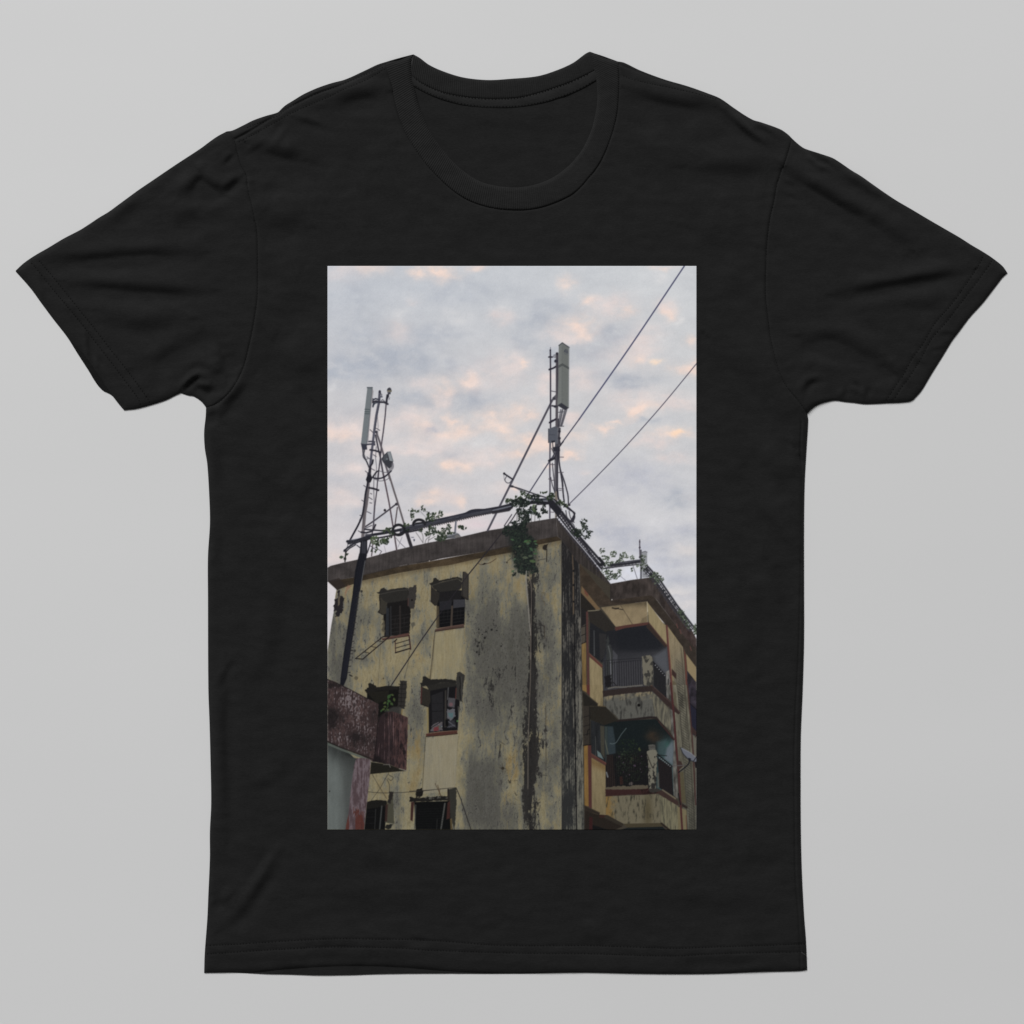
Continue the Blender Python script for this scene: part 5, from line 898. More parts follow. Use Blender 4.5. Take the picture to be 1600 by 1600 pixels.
# (points, half width, slope, bright?) : strokes where the cloth falls away from (or rises to) the light
FOLDS = [
 ([(62,407),(150,402),(225,396),(312,394)],10,.42),([(90,424),(190,424),(280,426)],12,-.14),([(107,440),(187,450),(262,455),(330,455)],9,.40),([(120,470),(200,476),(280,474)],14,-.10),
 ([(155,488),(225,506),(290,500)],14,.20),([(215,572),(262,550),(302,526)],11,.24),([(300,560),(325,545),(345,535)],12,-.22),([(345,555),(352,585)],10,.25),
 ([(268,540),(240,590),(232,612)],10,.14),([(135,520),(139,545),(146,568)],4,.35),([(150,560),(158,575)],4,-.3),([(60,430),(75,470)],6,.15),
 ([(283,611),(295,597),(308,588),(318,591)],4.5,1.1),([(306,600),(318,606),(333,609)],7,.7),([(292,590),(308,579),(330,584)],6,-.35),([(328,618),(348,612)],7,-.28),
 ([(342,640),(368,618),(390,592)],9,.45),([(330,640),(345,655)],10,.2),
 ([(376,277),(358,291),(346,301)],7,.75),([(346,301),(325,287),(312,270)],9,.35),([(365,239),(349,256)],4.5,.6),([(283,309),(322,276)],10,.3),([(262,298),(300,264),(332,240)],10,-.22),
 ([(226,316),(195,331),(170,352)],10,.28),([(265,346),(318,334)],14,.22),([(360,300),(335,318),(310,322)],9,-.25),([(300,250),(340,222)],5,.15),
 ([(515,164),(559,151),(601,145)],11,.45),([(400,228),(440,243),(470,250)],13,.42),([(446,192),(436,208),(424,226)],5,-.45),([(462,184),(486,192),(508,199)],6,.38),([(386,240),(415,221)],5,.4),
 ([(410,345),(445,352),(475,355)],16,.2),([(430,285),(520,300)],22,-.10),([(385,283),(392,290)],4,.3),([(372,212),(400,205)],5,.2),([(405,300),(430,320)],12,-.12),
 ([(985,141),(1037,160),(1112,168)],11,.42),([(1135,177),(1152,194),(1186,220)],7,.6),([(1150,182),(1172,204),(1196,216)],5,-.35),([(1182,192),(1208,211)],4,.45),([(1078,262),(1144,266),(1202,264)],14,.3),([(1000,200),(1080,225)],20,-.12),
 ([(1229,264),(1262,289),(1300,312),(1348,342)],11,.45),([(1224,282),(1242,292)],4,.4),([(1262,238),(1277,253),(1296,262)],4.5,-.6),([(1270,236),(1290,250),(1306,262)],4,.3),([(1306,264),(1345,290),(1392,318)],9,.25),([(1222,300),(1236,306),(1260,312)],5,.25),
 ([(1518,421),(1450,434),(1375,447),(1302,461)],8,.55),([(1500,408),(1440,414),(1370,425)],10,-.14),([(1320,322),(1356,338),(1420,388)],12,.25),([(1500,436),(1420,456),(1340,470)],9,-.16),
 ([(1255,525),(1312,530),(1350,550),(1390,577)],12,.32),([(1240,565),(1270,556),(1298,568),(1312,584)],9,-.22),([(1255,618),(1262,598),(1285,593)],6,.5),([(1316,622),(1319,608)],5,.3),([(1330,600),(1345,612)],4,-.3),([(1353,620),(1353,604)],5,.25),
 ([(1492,521),(1468,519)],3.5,.45),([(1478,541),(1450,548)],3.5,.3),([(1485,530),(1465,531)],3,-.25),([(1400,470),(1460,480)],10,.15),([(1380,560),(1405,590)],8,.2),([(1430,560),(1450,575)],6,.18),([(1440,480),(1480,470)],8,.12),
 ([(352,1035),(350,1120),(352,1210),(354,1310)],8,.22),([(366,1028),(352,1052),(340,1078)],6,.26),([(442,905),(430,990),(410,1080)],14,.10),([(462,1195),(430,1215),(390,1240)],10,.12),
 ([(430,1322),(405,1362),(382,1396)],7,-.26),([(437,1336),(410,1380),(376,1428),(345,1453)],8,.34),([(340,1400),(355,1412)],10,.15),([(335,840),(345,880)],8,.12),([(430,760),(470,790)],24,.08),
 ([(1180,780),(1225,845),(1245,870)],10,.14),([(1200,880),(1230,960)],14,.12),([(1160,930),(1180,1040)],16,.08),([(1120,540),(1180,600),(1230,680)],24,.12),([(1090,360),(1160,380)],24,.10),
 ([(430,540),(470,600)],26,.10),([(460,450),(440,500)],24,.08),([(1180,700),(1220,760)],14,.12),
 ([(480,1480),(520,1476),(560,1478)],10,.14),([(640,1462),(670,1468)],6,.2),([(900,1460),(960,1470)],12,.12),([(400,1500),(500,1494),(650,1496)],7,.16),([(700,1506),(900,1508)],6,.14),([(1040,1500),(1200,1498)],8,.14),
 ([(560,1340),(640,1352)],16,.10),([(1050,1400),(1180,1420)],16,.10),([(1150,1330),(1220,1345)],12,.12),([(500,1400),(700,1410)],18,.08),
 ([(1240,690),(1252,740)],7,.2),([(336,700),(346,760)],9,.14),
]
NECKF = [([(665,215),(700,262),(745,292)],9,.0),([(700,190),(820,200),(900,180)],22,.14),([(750,240),(850,235)],18,.12),([(880,160),(905,210)],14,-.12)]
GROOVES = [  # (polyline, half width, depth)
 ([(602,100),(580,111),(559,121),(527,136),(500,145),(474,157),(437,176),(400,200),(368,218)],2.2,2.3),
 ([(603,107),(571,126),(540,139),(515,151),(480,166),(452,179),(410,203),(372,223)],1.8,.5),([(600,105),(571,117),(540,130),(518,138),(492,147.5),(474,156),(446,172),(434,181.5),(396,195.5),(382,202)],1.8,.5),
 ([(967,100),(975,104),(1000,113),(1037,126),(1075,137),(1112,149),(1128,157)],2.2,2.1),([(972,118),(987,124),(1015,131),(1044,137),(1081,145),(1122,156)],1.8,.6),([(975,100),(1037,122),(1110,147)],2.0,-.4),
 ([(1252,660),(1250.6,707),(1252.5,737),(1252.5,812),(1250.6,925),(1247,1037),(1243,1112),(1241,1187),(1242,1300),(1243,1367),(1247.4,1428),(1249.8,1469),(1250.8,1516)],1.7,1.9),
]
HROW1 = [(320.5,1477),(381,1474),(465.6,1468.7),(530,1466),(600.6,1467),(651,1467.7),(719,1472),(769,1476),(814,1477),(915,1477),(1016,1480),(1057,1481),(1117.5,1479),(1185,1477),(1258,1474)]
HROW2 = [(322,1489.9),(327,1489.7),(415,1484),(516,1479),(617.5,1480.6),(668,1484),(752.5,1487),(820,1489),(915,1489.7),(1050,1493),(1134,1489),(1258,1487)]
LROW1 = [(60,406),(66,412.5),(95,447.5),(125,485),(150,516),(175,549),(200,580),(232.5,625),(234,630)]
LROW2 = [(48,410),(54,416),(75,442.5),(100,472.5),(125,502.5),(150,535),(175,567.5),(197.5,597.5),(216,622.5),(220,634)]
RROW1 = [(1536,400),(1530,412.5),(1512.5,439),(1487.5,474),(1460,506),(1440,540),(1425,560),(1410,587.5),(1392.5,612.5),(1384,627)]
RROW2 = [(1550,406),(1545,415),(1525,442.5),(1500,475),(1477.5,504),(1455,530),(1437.5,562.5),(1420,590),(1405,610),(1396,626)]
ROWS_B, ROWS_L, ROWS_R = [P_(HROW1), P_(HROW2)], [P_(LROW1), P_(LROW2)], [P_(RROW1), P_(RROW2)]

def stroke(Q, pts, w, k):
    P = corners_smooth(pts, False, 8, 60)
    lo = P.min(0) - 3.2 * w; hi = P.max(0) + 3.2 * w
    m = (Q[:, 0] > lo[0]) & (Q[:, 0] < hi[0]) & (Q[:, 1] > lo[1]) & (Q[:, 1] < hi[1])
    h = np.zeros(len(Q))
    if not m.any(): return h
    q = Q[m]
    d, side, arc, nrm, L = pdist(q, P)
    away = -(nrm[:, 0] * LX + nrm[:, 1] * LY)          # + if the left normal points away from the light
    s = d * side * np.sign(np.where(np.abs(away) < 1e-6, 1, away))
    eff = k / max(0.4, float(np.abs(away).mean()))
    # soft ends: fold dies away over its own length
    tap = np.clip(np.minimum(arc, L - arc) / (0.35 * L), 0, 1); tap = tap * tap * (3 - 2 * tap)
    tap = 0.25 + 0.75 * tap
    h[m] = -eff * s * np.exp(-(s / w) ** 2) * tap * np.exp(-np.where((arc <= 1e-6) | (arc >= L - 1e-6), (d / w) ** 2 * .6, 0))
    return h

def sild(Q):
    """distance to the shirt's outline, only needed close to it"""
    Q = np.asarray(Q, float); d = np.full(len(Q), 99.0)
    S = SILH; n = len(S)
    for i in range(0, n, 24):
        seg = S[np.arange(i, min(i + 25, n + 1)) % n]
        lo = seg.min(0) - 14; hi = seg.max(0) + 14
        m = (Q[:, 0] > lo[0]) & (Q[:, 0] < hi[0]) & (Q[:, 1] > lo[1]) & (Q[:, 1] < hi[1])
        if m.any(): d[m] = np.minimum(d[m], pdist(Q[m], seg)[0])
    return d

def relief(Q, kind):
    x, y = Q[:, 0], Q[:, 1]
    z = np.full(len(Q), ZB)
    for pts, w, k in FOLDS: z = z + stroke(Q, pts, w * (1.6 if w >= 8 else 1.25), k * (1.4 if w >= 8 else 1.5))
    # light creases of jersey that lay folded: mostly across the body
    wr = 0.17 * fbm(80, 22, 301, 4, x, y) + 0.16 * fbm(26, 9, 302, 3, x, y)
    wr2 = 0.95 * fbm(75, 60, 303, 3, x, y)
    inx = np.maximum(np.maximum(PX0 - x, x - PX0 - PW), np.maximum(PY0 - y, y - PY0 - PH))
    msk = sstep(4, 26, inx)
    z = z + (wr + wr2) * msk
    z = ZB + (z - ZB) * sstep(0, 8, inx)
    z = 2.1 + np.logaddexp(0, (z - 2.1) * 3.0) / 3.0          # a fold never sinks through the layer below
    for pts, w, dp in GROOVES:
        P = corners_smooth(pts, False, 6, 60)
        lo = P.min(0) - 12; hi = P.max(0) + 12
        m = (x > lo[0]) & (x < hi[0]) & (y > lo[1]) & (y < hi[1])
        if m.any():
            d = neard2(Q[m], P); z[m] -= dp * np.exp(-(d / w) ** 2)
    for P in ROWS_B + ROWS_L + ROWS_R:
        lo = P.min(0) - 12; hi = P.max(0) + 12
        m = (x > lo[0]) & (x < hi[0]) & (y > lo[1]) & (y < hi[1])
        if m.any():
            d = neard2(Q[m], P); z[m] -= .75 * np.exp(-(d / 1.9) ** 2)
    # armhole seams: a groove, the sleeve lying a little lower than the body
    for P in (pARL, pARR):
        m = (np.abs(x - P[:, 0].mean()) < 120) & (y < 700)
        if m.any():
            d = neard2(Q[m], P)
            z[m] -= 1.5 * np.exp(-(d / 1.5) ** 2)
            if kind == 'body': z[m] += .7 * np.exp(-((d - 5) / 4) ** 2)
    # collar seam
    if kind == 'body':
        m = y < 345
        d = neard2(Q[m], pCO); z[m] -= 1.6 * np.exp(-(d / 1.6) ** 2)
    # rolled outer edge
    d = sild(Q)
    t = np.clip(d / 10.0, 0, 1)
    z = 1.3 + (z - 1.3) * (1 - (1 - t) ** 2.2)
    if kind == 'body':      # the front hem's arc is lifted off the back layer
        pass
    return np.maximum(z, .7)

# ------------------------------------------------------------------ materials
def new_mat(name):
    m = bpy.data.materials.new(name); m.use_nodes = True
    nt = m.node_tree; nt.nodes.clear()
    o = nt.nodes.new('ShaderNodeOutputMaterial'); b = nt.nodes.new('ShaderNodeBsdfPrincipled')
    nt.links.new(b.outputs[0], o.inputs[0])
    return m, nt, b
def node(nt, t, **kw):
    n = nt.nodes.new(t)
    for k, v in kw.items():
        if k in n.inputs: n.inputs[k].default_value = v
        else: setattr(n, k, v)
    return n

def fabric(name, base, rib=False, bump=1.0):
    m, nt, b = new_mat(name)
    tc = node(nt, 'ShaderNodeTexCoord')
    mp = node(nt, 'ShaderNodeMapping'); mp.inputs['Scale'].default_value = (1, 2.6, 1)
    nt.links.new(tc.outputs['Object'], mp.inputs[0])
    n1 = node(nt, 'ShaderNodeTexNoise'); n1.inputs['Scale'].default_value = 420; n1.inputs['Detail'].default_value = 4
    n2 = node(nt, 'ShaderNodeTexNoise'); n2.inputs['Scale'].default_value = 60; n2.inputs['Detail'].default_value = 5
    n3 = node(nt, 'ShaderNodeTexNoise'); n3.inputs['Scale'].default_value = 1300; n3.inputs['Detail'].default_value = 2
    for n in (n1, n2, n3): nt.links.new(mp.outputs[0], n.inputs['Vector'])
    mx = node(nt, 'ShaderNodeMath', operation='MULTIPLY_ADD'); mx.inputs[1].default_value = .55
    nt.links.new(n1.outputs[0], mx.inputs[0]); 
    m2 = node(nt, 'ShaderNodeMath', operation='MULTIPLY'); m2.inputs[1].default_value = .5
    nt.links.new(n2.outputs[0], m2.inputs[0]); nt.links.new(m2.outputs[0], mx.inputs[2])
    ramp = node(nt, 'ShaderNodeMapRange'); ramp.inputs['From Min'].default_value = .34; ramp.inputs['From Max'].default_value = .72
    ramp.inputs['To Min'].default_value = base * .74; ramp.inputs['To Max'].default_value = base * 1.28
    nt.links.new(mx.outputs[0], ramp.inputs[0])
    cb = node(nt, 'ShaderNodeCombineColor')
    for i in range(3): nt.links.new(ramp.outputs[0], cb.inputs[i])
    nt.links.new(cb.outputs[0], b.inputs['Base Color'])
    b.inputs['Roughness'].default_value = .9
    b.inputs['Specular IOR Level'].default_value = .12
    b.inputs['Sheen Weight'].default_value = .05; b.inputs['Sheen Roughness'].default_value = .5
    bp = node(nt, 'ShaderNodeBump'); bp.inputs['Strength'].default_value = .85 * bump; bp.inputs['Distance'].default_value = .00035
    ad = node(nt, 'ShaderNodeMath', operation='MULTIPLY_ADD'); ad.inputs[1].default_value = .5
    nt.links.new(n3.outputs[0], ad.inputs[0]); nt.links.new(mx.outputs[0], ad.inputs[2])
    src = ad
    if rib:
        uv = node(nt, 'ShaderNodeUVMap'); uv.uv_map = 'UVMap'
        wv = node(nt, 'ShaderNodeTexWave', wave_type='BANDS', bands_direction='X'); wv.inputs['Scale'].default_value = 1.0; wv.inputs['Distortion'].default_value = .6; wv.inputs['Detail'].default_value = 1
        nt.links.new(uv.outputs[0], wv.inputs['Vector'])
        a2 = node(nt, 'ShaderNodeMath', operation='MULTIPLY_ADD'); a2.inputs[1].default_value = .9
        nt.links.new(wv.outputs['Fac'], a2.inputs[0]); nt.links.new(ad.outputs[0], a2.inputs[2]); src = a2
    nt.links.new(src.outputs[0], bp.inputs['Height']); nt.links.new(bp.outputs[0], b.inputs['Normal'])
    return m

M_JERSEY = fabric('black_cotton_jersey', .0090)
M_INNER = fabric('black_cotton_jersey_inside', .0088)
M_SHADED = fabric('black_jersey_shaded_in_sleeve', .0050)  # same jersey, darkened in its colour to paint the shade inside the cuff
M_RIB = fabric('black_rib_knit', .0106, rib=True)
M_TAPE = fabric('black_neck_tape', .0120)
M_THREAD = fabric('black_sewing_thread', .0015, bump=.3)
M_LINT = fabric('grey_loose_thread', .06, bump=.2)

# ------------------------------------------------------------------ mesh building
def wco(Q, z): return np.stack([(Q[:, 0] - 800) * U, (800 - Q[:, 1]) * U, z * U], 1)

def link(name, me, mat, parent):
    o = bpy.data.objects.new(name, me); COL.objects.link(o)
    if mat: me.materials.append(mat)
    o.parent = parent
    return o

def neard(Q, P):
    d = np.full(len(Q), 99.0); n = len(P)
    for i in range(0, n, 24):
        seg = P[np.arange(i, min(i + 25, n + 1)) % n]
        lo = seg.min(0) - 10; hi = seg.max(0) + 10
        m = (Q[:, 0] > lo[0]) & (Q[:, 0] < hi[0]) & (Q[:, 1] > lo[1]) & (Q[:, 1] < hi[1])
        if m.any(): d[m] = np.minimum(d[m], pdist(Q[m], seg)[0])
    return d

def neard2(Q, P):
    d = np.full(len(Q), 99.0); n = len(P)
    for i in range(0, n - 1, 24):
        seg = P[i:i + 25]
        lo = seg.min(0) - 10; hi = seg.max(0) + 10
        m = (Q[:, 0] > lo[0]) & (Q[:, 0] < hi[0]) & (Q[:, 1] > lo[1]) & (Q[:, 1] < hi[1])
        if m.any(): d[m] = np.minimum(d[m], pdist(Q[m], seg)[0])
    return d

def panel(name, outline, zf, mat, parent, step=4.0, extra=(), floor=.15, skirt=True):
    """a cloth panel: its traced outline filled with a fine net, lifted by zf, with a rolled rim down to the layer below"""
    n = len(outline)
    lo = outline.min(0); hi = outline.max(0)
    gx, gy = np.meshgrid(np.arange(lo[0], hi[0], step), np.arange(lo[1], hi[1], step * .87))
    gx = gx + (np.arange(gx.shape[0]) % 2)[:, None] * step * .5
    Q = np.stack([gx.ravel(), gy.ravel()], 1)
    rings = []
    tang = np.roll(outline, -1, 0) - np.roll(outline, 1, 0)
    tang /= np.linalg.norm(tang, axis=1)[:, None] + 1e-9
    nr = np.stack([-tang[:, 1], tang[:, 0]], 1)
    probe = inside(outline + nr * 1.0, outline)
    sg = np.where(probe, 1, -1)[:, None]
    for r in (.6, 1.4, 2.8, 4.6): rings.append(outline + nr * sg * r)
    for e in extra:
        e = np.asarray(e); t = np.gradient(e, axis=0); t /= np.linalg.norm(t, axis=1)[:, None] + 1e-9
        m = np.stack([-t[:, 1], t[:, 0]], 1)
        for r in (-4, -2.4, -1.2, 0, 1.2, 2.4, 4): rings.append(e + m * r)
    R = np.concatenate(rings)
    R = R[inside(R, outline)]
    R = R[neard(R, outline) > .45]
    # thin out crowded ring points
    key = np.round(R / .8).astype(int); _, ix = np.unique(key, axis=0, return_index=True); R = R[ix]
    Q = Q[inside(Q, outline)]
    Q = Q[neard(Q, outline) > 6.0]
    if extra:
        keep = np.ones(len(Q), bool)
        for e in extra: keep &= neard2(Q, e) > 5.5
        Q = Q[keep]
    allp = np.concatenate([outline, R, Q])
    vs, es, fs, ov, oe, of = delaunay_2d_cdt([Vector(p) for p in allp], [(i, (i + 1) % n) for i in range(n)], [], 1, 1e-4, True)
    V = np.array([(v[0], v[1]) for v in vs])
    cen = np.array([V[list(f)].mean(0) for f in fs]); kp = inside(cen, outline)
    F = [f for f, k in zip(fs, kp) if k]
    nb = {}
    for i, src in enumerate(ov):
        for s_ in src:
            if s_ < n: nb[s_] = i
    z = zf(V)
    co = wco(V, z)
    faces = []
    for f in F:
        a, b, c = co[f[0]], co[f[1]], co[f[2]]
        s_ = (b[0] - a[0]) * (c[1] - a[1]) - (b[1] - a[1]) * (c[0] - a[0])
        faces.append(tuple(f) if s_ > 0 else tuple(reversed(f)))
    if skirt:
        idx = [nb[i] for i in range(n) if i in nb]
        base = len(co)
        low = co[idx].copy(); low[:, 2] = np.minimum(low[:, 2], floor * U)
        co = np.concatenate([co, low])
        m = len(idx)
        for i in range(m):
            j = (i + 1) % m
            faces.append((idx[i], idx[j], base + j, base + i))
    me = bpy.data.meshes.new(name); me.from_pydata(co.tolist(), [], faces); me.update()
    me.polygons.foreach_set('use_smooth', [True] * len(me.polygons))
    return link(name, me, mat, parent)

def resample(P, n):
    P = np.asarray(P); s = np.concatenate([[0], np.cumsum(np.linalg.norm(np.diff(P, axis=0), axis=1))])
    t = np.linspace(0, s[-1], n)
    return np.stack([np.interp(t, s, P[:, 0]), np.interp(t, s, P[:, 1])], 1), s[-1]

def ribbon(name, A, B, zf, mat, parent, n=300, m=16, period=3.3, over=0.0, wrap=None):
    """strip of cloth between two matched lines; zf(v, x, y) is its height; UV runs along it for the rib"""
    a, la = resample(A, n); b, lb = resample(B, n)
    v = np.linspace(0, 1, m)
    X = a[:, None, :] * (1 - v)[None, :, None] + b[:, None, :] * v[None, :, None]
    Z = zf(np.broadcast_to(v[None, :], (n, m)).ravel(), X.reshape(-1, 2))
    co = wco(X.reshape(-1, 2), Z)
    faces = []
    for i in range(n - 1):
        for j in range(m - 1):
            q = (i * m + j, (i + 1) * m + j, (i + 1) * m + j + 1, i * m + j + 1)
            faces.append(q)
    # thickness: turn both long edges down to the layer below
    base = len(co)
    lo1 = co[0::m].copy(); lo2 = co[m - 1::m].copy()
    lo1[:, 2] = np.minimum(lo1[:, 2], np.maximum(.1 * U, lo1[:, 2] - 3.2 * U)); lo2[:, 2] = np.minimum(lo2[:, 2], np.maximum(.1 * U, lo2[:, 2] - 3.2 * U))
    co = np.concatenate([co, lo1, lo2])
    for i in range(n - 1):
        faces.append((base + i, base + i + 1, (i + 1) * m, i * m))
        faces.append((i * m + m - 1, (i + 1) * m + m - 1, base + n + i + 1, base + n + i))
    k0 = len(co); cap = co[np.r_[0:m, (n - 1) * m:n * m]].copy(); cap[:, 2] = np.minimum(cap[:, 2], .3 * U); co = np.concatenate([co, cap])
    for j in range(m - 1):
        faces.append((j, j + 1, k0 + j + 1, k0 + j)); faces.append(((n - 1) * m + j + 1, (n - 1) * m + j, k0 + m + j, k0 + m + j + 1))
    # orientation
    c0, c1, c2 = co[faces[n * 3][0]], co[faces[n * 3][1]], co[faces[n * 3][2]]
    if (c1[0] - c0[0]) * (c2[1] - c0[1]) - (c1[1] - c0[1]) * (c2[0] - c0[0]) < 0: faces = [tuple(reversed(f)) for f in faces]
    me = bpy.data.meshes.new(name); me.from_pydata(co.tolist(), [], faces); me.update()
    me.polygons.foreach_set('use_smooth', [True] * len(me.polygons))
    uvl = me.uv_layers.new(name='UVMap')
    L = (la + lb) / 2
    k = L / period / (2 * math.pi) * 0.31416 * 1.0
    vi = np.zeros(len(me.loops), np.int32); me.loops.foreach_get('vertex_index', vi)
    uu = np.zeros((len(vi), 2))
    ii = np.where(vi < base, vi // m, np.where(vi < base + 2 * n, (vi - base) % n, np.where(vi < base + 2 * n + m, 0, n - 1)))
    uu[:, 0] = ii / (n - 1) * L / period * .314159; uu[:, 1] = np.where(vi < base, (vi % m) / (m - 1), .5)
    uvl.data.foreach_set('uv', uu.ravel())
    return link(name, me, mat, parent)

def stitches(name, rows, zf, parent, length=2.9, gap=1.9, w=1.0, mat=None, hh=.55):
    co = []; faces = []
    for P in rows:
        s = np.concatenate([[0], np.cumsum(np.linalg.norm(np.diff(P, axis=0), axis=1))])
        t = 1.5
        C = []; D = []
        while t + length < s[-1]:
            c = np.array([np.interp(t + length / 2, s, P[:, 0]), np.interp(t + length / 2, s, P[:, 1])])
            e = np.array([np.interp(t + length, s, P[:, 0]), np.interp(t + length, s, P[:, 1])])
            d = e - c; d /= np.linalg.norm(d) + 1e-9
            C.append(c); D.append(d); t += length + gap * (1 + .25 * PR.randn())
        C = np.array(C); D = np.array(D); z = zf(C)
        for c, d, zz in zip(C, D, z):
            nn = np.array([-d[1], d[0]]); b = len(co); L = length / 2 * (1 + .12 * PR.randn()); ww = w / 2
            # a little hump of thread, six-sided and sunk at both ends
            for (u, k, h) in ((-L, .35, -.4), (-L * .5, 1, hh), (L * .5, 1, hh), (L, .35, -.4)):
                for (q, r) in ((-1, -.4), (-.55, 1), (.55, 1), (1, -.4)):
                    p = c + d * u + nn * ww * q * k
                    co.append(((p[0] - 800) * U, (800 - p[1]) * U, (zz + (h if r > 0 else -.5)) * U))
            for a in range(3):
                for q in range(3):
                    faces.append((b + a * 4 + q, b + a * 4 + q + 1, b + (a + 1) * 4 + q + 1, b + (a + 1) * 4 + q))
    me = bpy.data.meshes.new(name); me.from_pydata(co, [], faces); me.update()
    me.polygons.foreach_set('use_smooth', [True] * len(me.polygons))
    return link(name, me, mat or M_THREAD, parent)

# ------------------------------------------------------------------ the shirt
shirt = bpy.data.objects.new('t_shirt', None); COL.objects.link(shirt)
shirt['label'] = 'black short sleeved crew neck t-shirt laid flat bearing a photo print'
shirt['category'] = 't-shirt'

def zback(V):
    z = 1.25 + .25 * fbm(60, 40, 401, 3, V[:, 0], V[:, 1])
    for pts, w, k in NECKF:
        if k: z = z + stroke(V, pts, w, k)
    dm = sild(V)
    inh = np.exp(-np.maximum(0, V[:, 1] - 1500) / 400)
    return np.clip(z, .5, 3.2) * (1 - .55 * np.exp(-(dm / 3) ** 2))
BACK_OUT = joinp(np.array([(360,209),(440,174),(500,140),(600,102),(648,126),(693,147.5),(771,157),(837,149),(887,132.5),(928,114),(966,101),(1040,129),(1120,155),(1180,194),(1232,216)]), pARR[3:] - np.array([1.0, 0]), pSIR[2:] - np.array([1.2, 0]), pHB[1:-1], pSIL[::-1][1:-2] + np.array([1.2, 0]), pARL[::-1][2:-2] + np.array([1.0, 0]))
back = panel('back_panel', BACK_OUT, zback, M_INNER, shirt, step=7.0)

ex_body = [corners_smooth(g[0], False, 2.5, 60) for g in GROOVES] + [P_(HROW1, 2.5), P_(HROW2, 2.5)]
front = panel('front_panel', OUT_BODY, lambda V: relief(V, 'body'), M_JERSEY, shirt, step=4.0, extra=ex_body, floor=1.6)
front['label'] = 'black jersey front panel of the t-shirt'
sl1 = panel('sleeve', OUT_SLL, lambda V: relief(V, 'sleeve'), M_JERSEY, shirt, step=3.6, extra=[P_(LROW1, 2.5), P_(LROW2, 2.5)], floor=1.3)
sl2 = panel('sleeve', OUT_SLR, lambda V: relief(V, 'sleeve'), M_JERSEY, shirt, step=3.6, extra=[P_(RROW1, 2.5), P_(RROW2, 2.5)], floor=.2)
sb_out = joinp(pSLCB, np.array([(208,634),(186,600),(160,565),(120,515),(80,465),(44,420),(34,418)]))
panel('sleeve_lining', sb_out, lambda V: .9 + 0 * V[:, 0], M_SHADED, sl1, step=12)

def zcollar(v, X):
    z = ZB + .2 + 1.5 * np.sin(np.clip(v, 0, 1) * math.pi) ** .6 - 1.2 * (v < .04) - 2.4 * sstep(.86, 1.0, v)
    d = sild(X)
    t = np.clip(d / 8.0, 0, 1)
    return .9 + (z - .9) * np.sqrt(np.maximum(0, 1 - (1 - t) ** 2))
fc = ribbon('front_collar', pCO, pCI, zcollar, M_RIB, shirt, n=420, m=22)
def zbc(v, X):
    d = sild(X); t = np.clip(d / 6.0, 0, 1)
    z = 3.3 + .5 * np.sin(v * math.pi) - .9 * sstep(.9, 1, v)
    return .6 + (z - .6) * np.sqrt(np.maximum(0, 1 - (1 - t) ** 2))
bc = ribbon('back_collar', pBT, pBS, zbc, M_RIB, shirt, n=300, m=16)
tape = ribbon('neck_tape', pBS, pTE, lambda v, X: 2.6 + 1.3 * np.sin(v * math.pi) ** .7 - .2 * v, M_TAPE, shirt, n=220, m=12)
stitches('neck_tape_stitching', [resample(pBS + np.array([0, .6]), 200)[0][6:-6], resample(pTE + np.array([0, -2.2]), 200)[0][4:-6]], lambda C: 3.1 + 0 * C[:, 0], tape, 3.0, 2.0, 1.5)
stitches('back_collar_seam', [P_([(899,98),(903,106),(909,117)])], lambda C: 3.7 + 0 * C[:, 0], bc, 3.0, .4, .8, hh=.3)
rb = lambda C: relief(C, 'body')
rs = lambda C: relief(C, 'sleeve')
stitches('hem_stitching', ROWS_B, rb, front, 2.5, 2.3, 2.5)
stitches('shoulder_stitching', [P_(GROOVES[1][0]), P_([(600,105),(571,117),(540,130),(518,138),(492,147.5),(474,156),(446,172),(434,181.5),(396,195.5),(382,202)])], rb, front, 2.5, 2.0, 1.7)
stitches('shoulder_stitching', [P_(GROOVES[4][0])], rb, front, 2.5, 2.0, 1.7)
for par, row in ((sl1, pARL[4:-3]), (sl2, pARR[3:-2]), (fc, pCO[8:-8])):
    stitches('seam_stitching', [row], lambda C: rb(C) + .05, par, 3.0, 1.6, 1.2, hh=.35)
stitches('cuff_stitching', ROWS_L, rs, sl1, 2.4, 2.4, 2.5)
stitches('cuff_stitching', ROWS_R, rs, sl2, 2.4, 2.4, 2.5)
stitches('loose_thread', [P_([(1250.5,1486.5),(1254,1489.5),(1258,1491.5),(1262,1495.5)])], lambda C: rb(C) + .6, front, 11.0, 9, .7, mat=M_LINT, hh=.3)

# ------------------------------------------------------------------ the print
paint()
me = bpy.data.meshes.new('printed_picture')
V = np.zeros((NH * NW + 2 * (NH + NW), 3), np.float32)
ZP = ZB + .45
V[:NH * NW, 0] = ((XX - 800) * U).ravel(); V[:NH * NW, 1] = ((800 - YY) * U).ravel(); V[:NH * NW, 2] = ZP * U
ids = np.arange(NH * NW).reshape(NH, NW)
q = np.stack([ids[1:, :-1], ids[1:, 1:], ids[:-1, 1:], ids[:-1, :-1]], -1).reshape(-1, 4)
ring = np.concatenate([ids[0, :-1], ids[:-1, -1], ids[-1, :0:-1], ids[:0:-1, 0]])
nb_ = len(ring); V = V[:NH * NW + nb_]
V[NH * NW:] = V[ring]; V[NH * NW:, 2] = (ZB - .2) * U
lowid = NH * NW + np.arange(nb_)
sk = np.stack([ring, lowid, np.roll(lowid, -1), np.roll(ring, -1)], -1)
sk = sk[:, ::-1]
q = np.concatenate([q, sk])
me.vertices.add(len(V)); me.vertices.foreach_set('co', V.ravel())
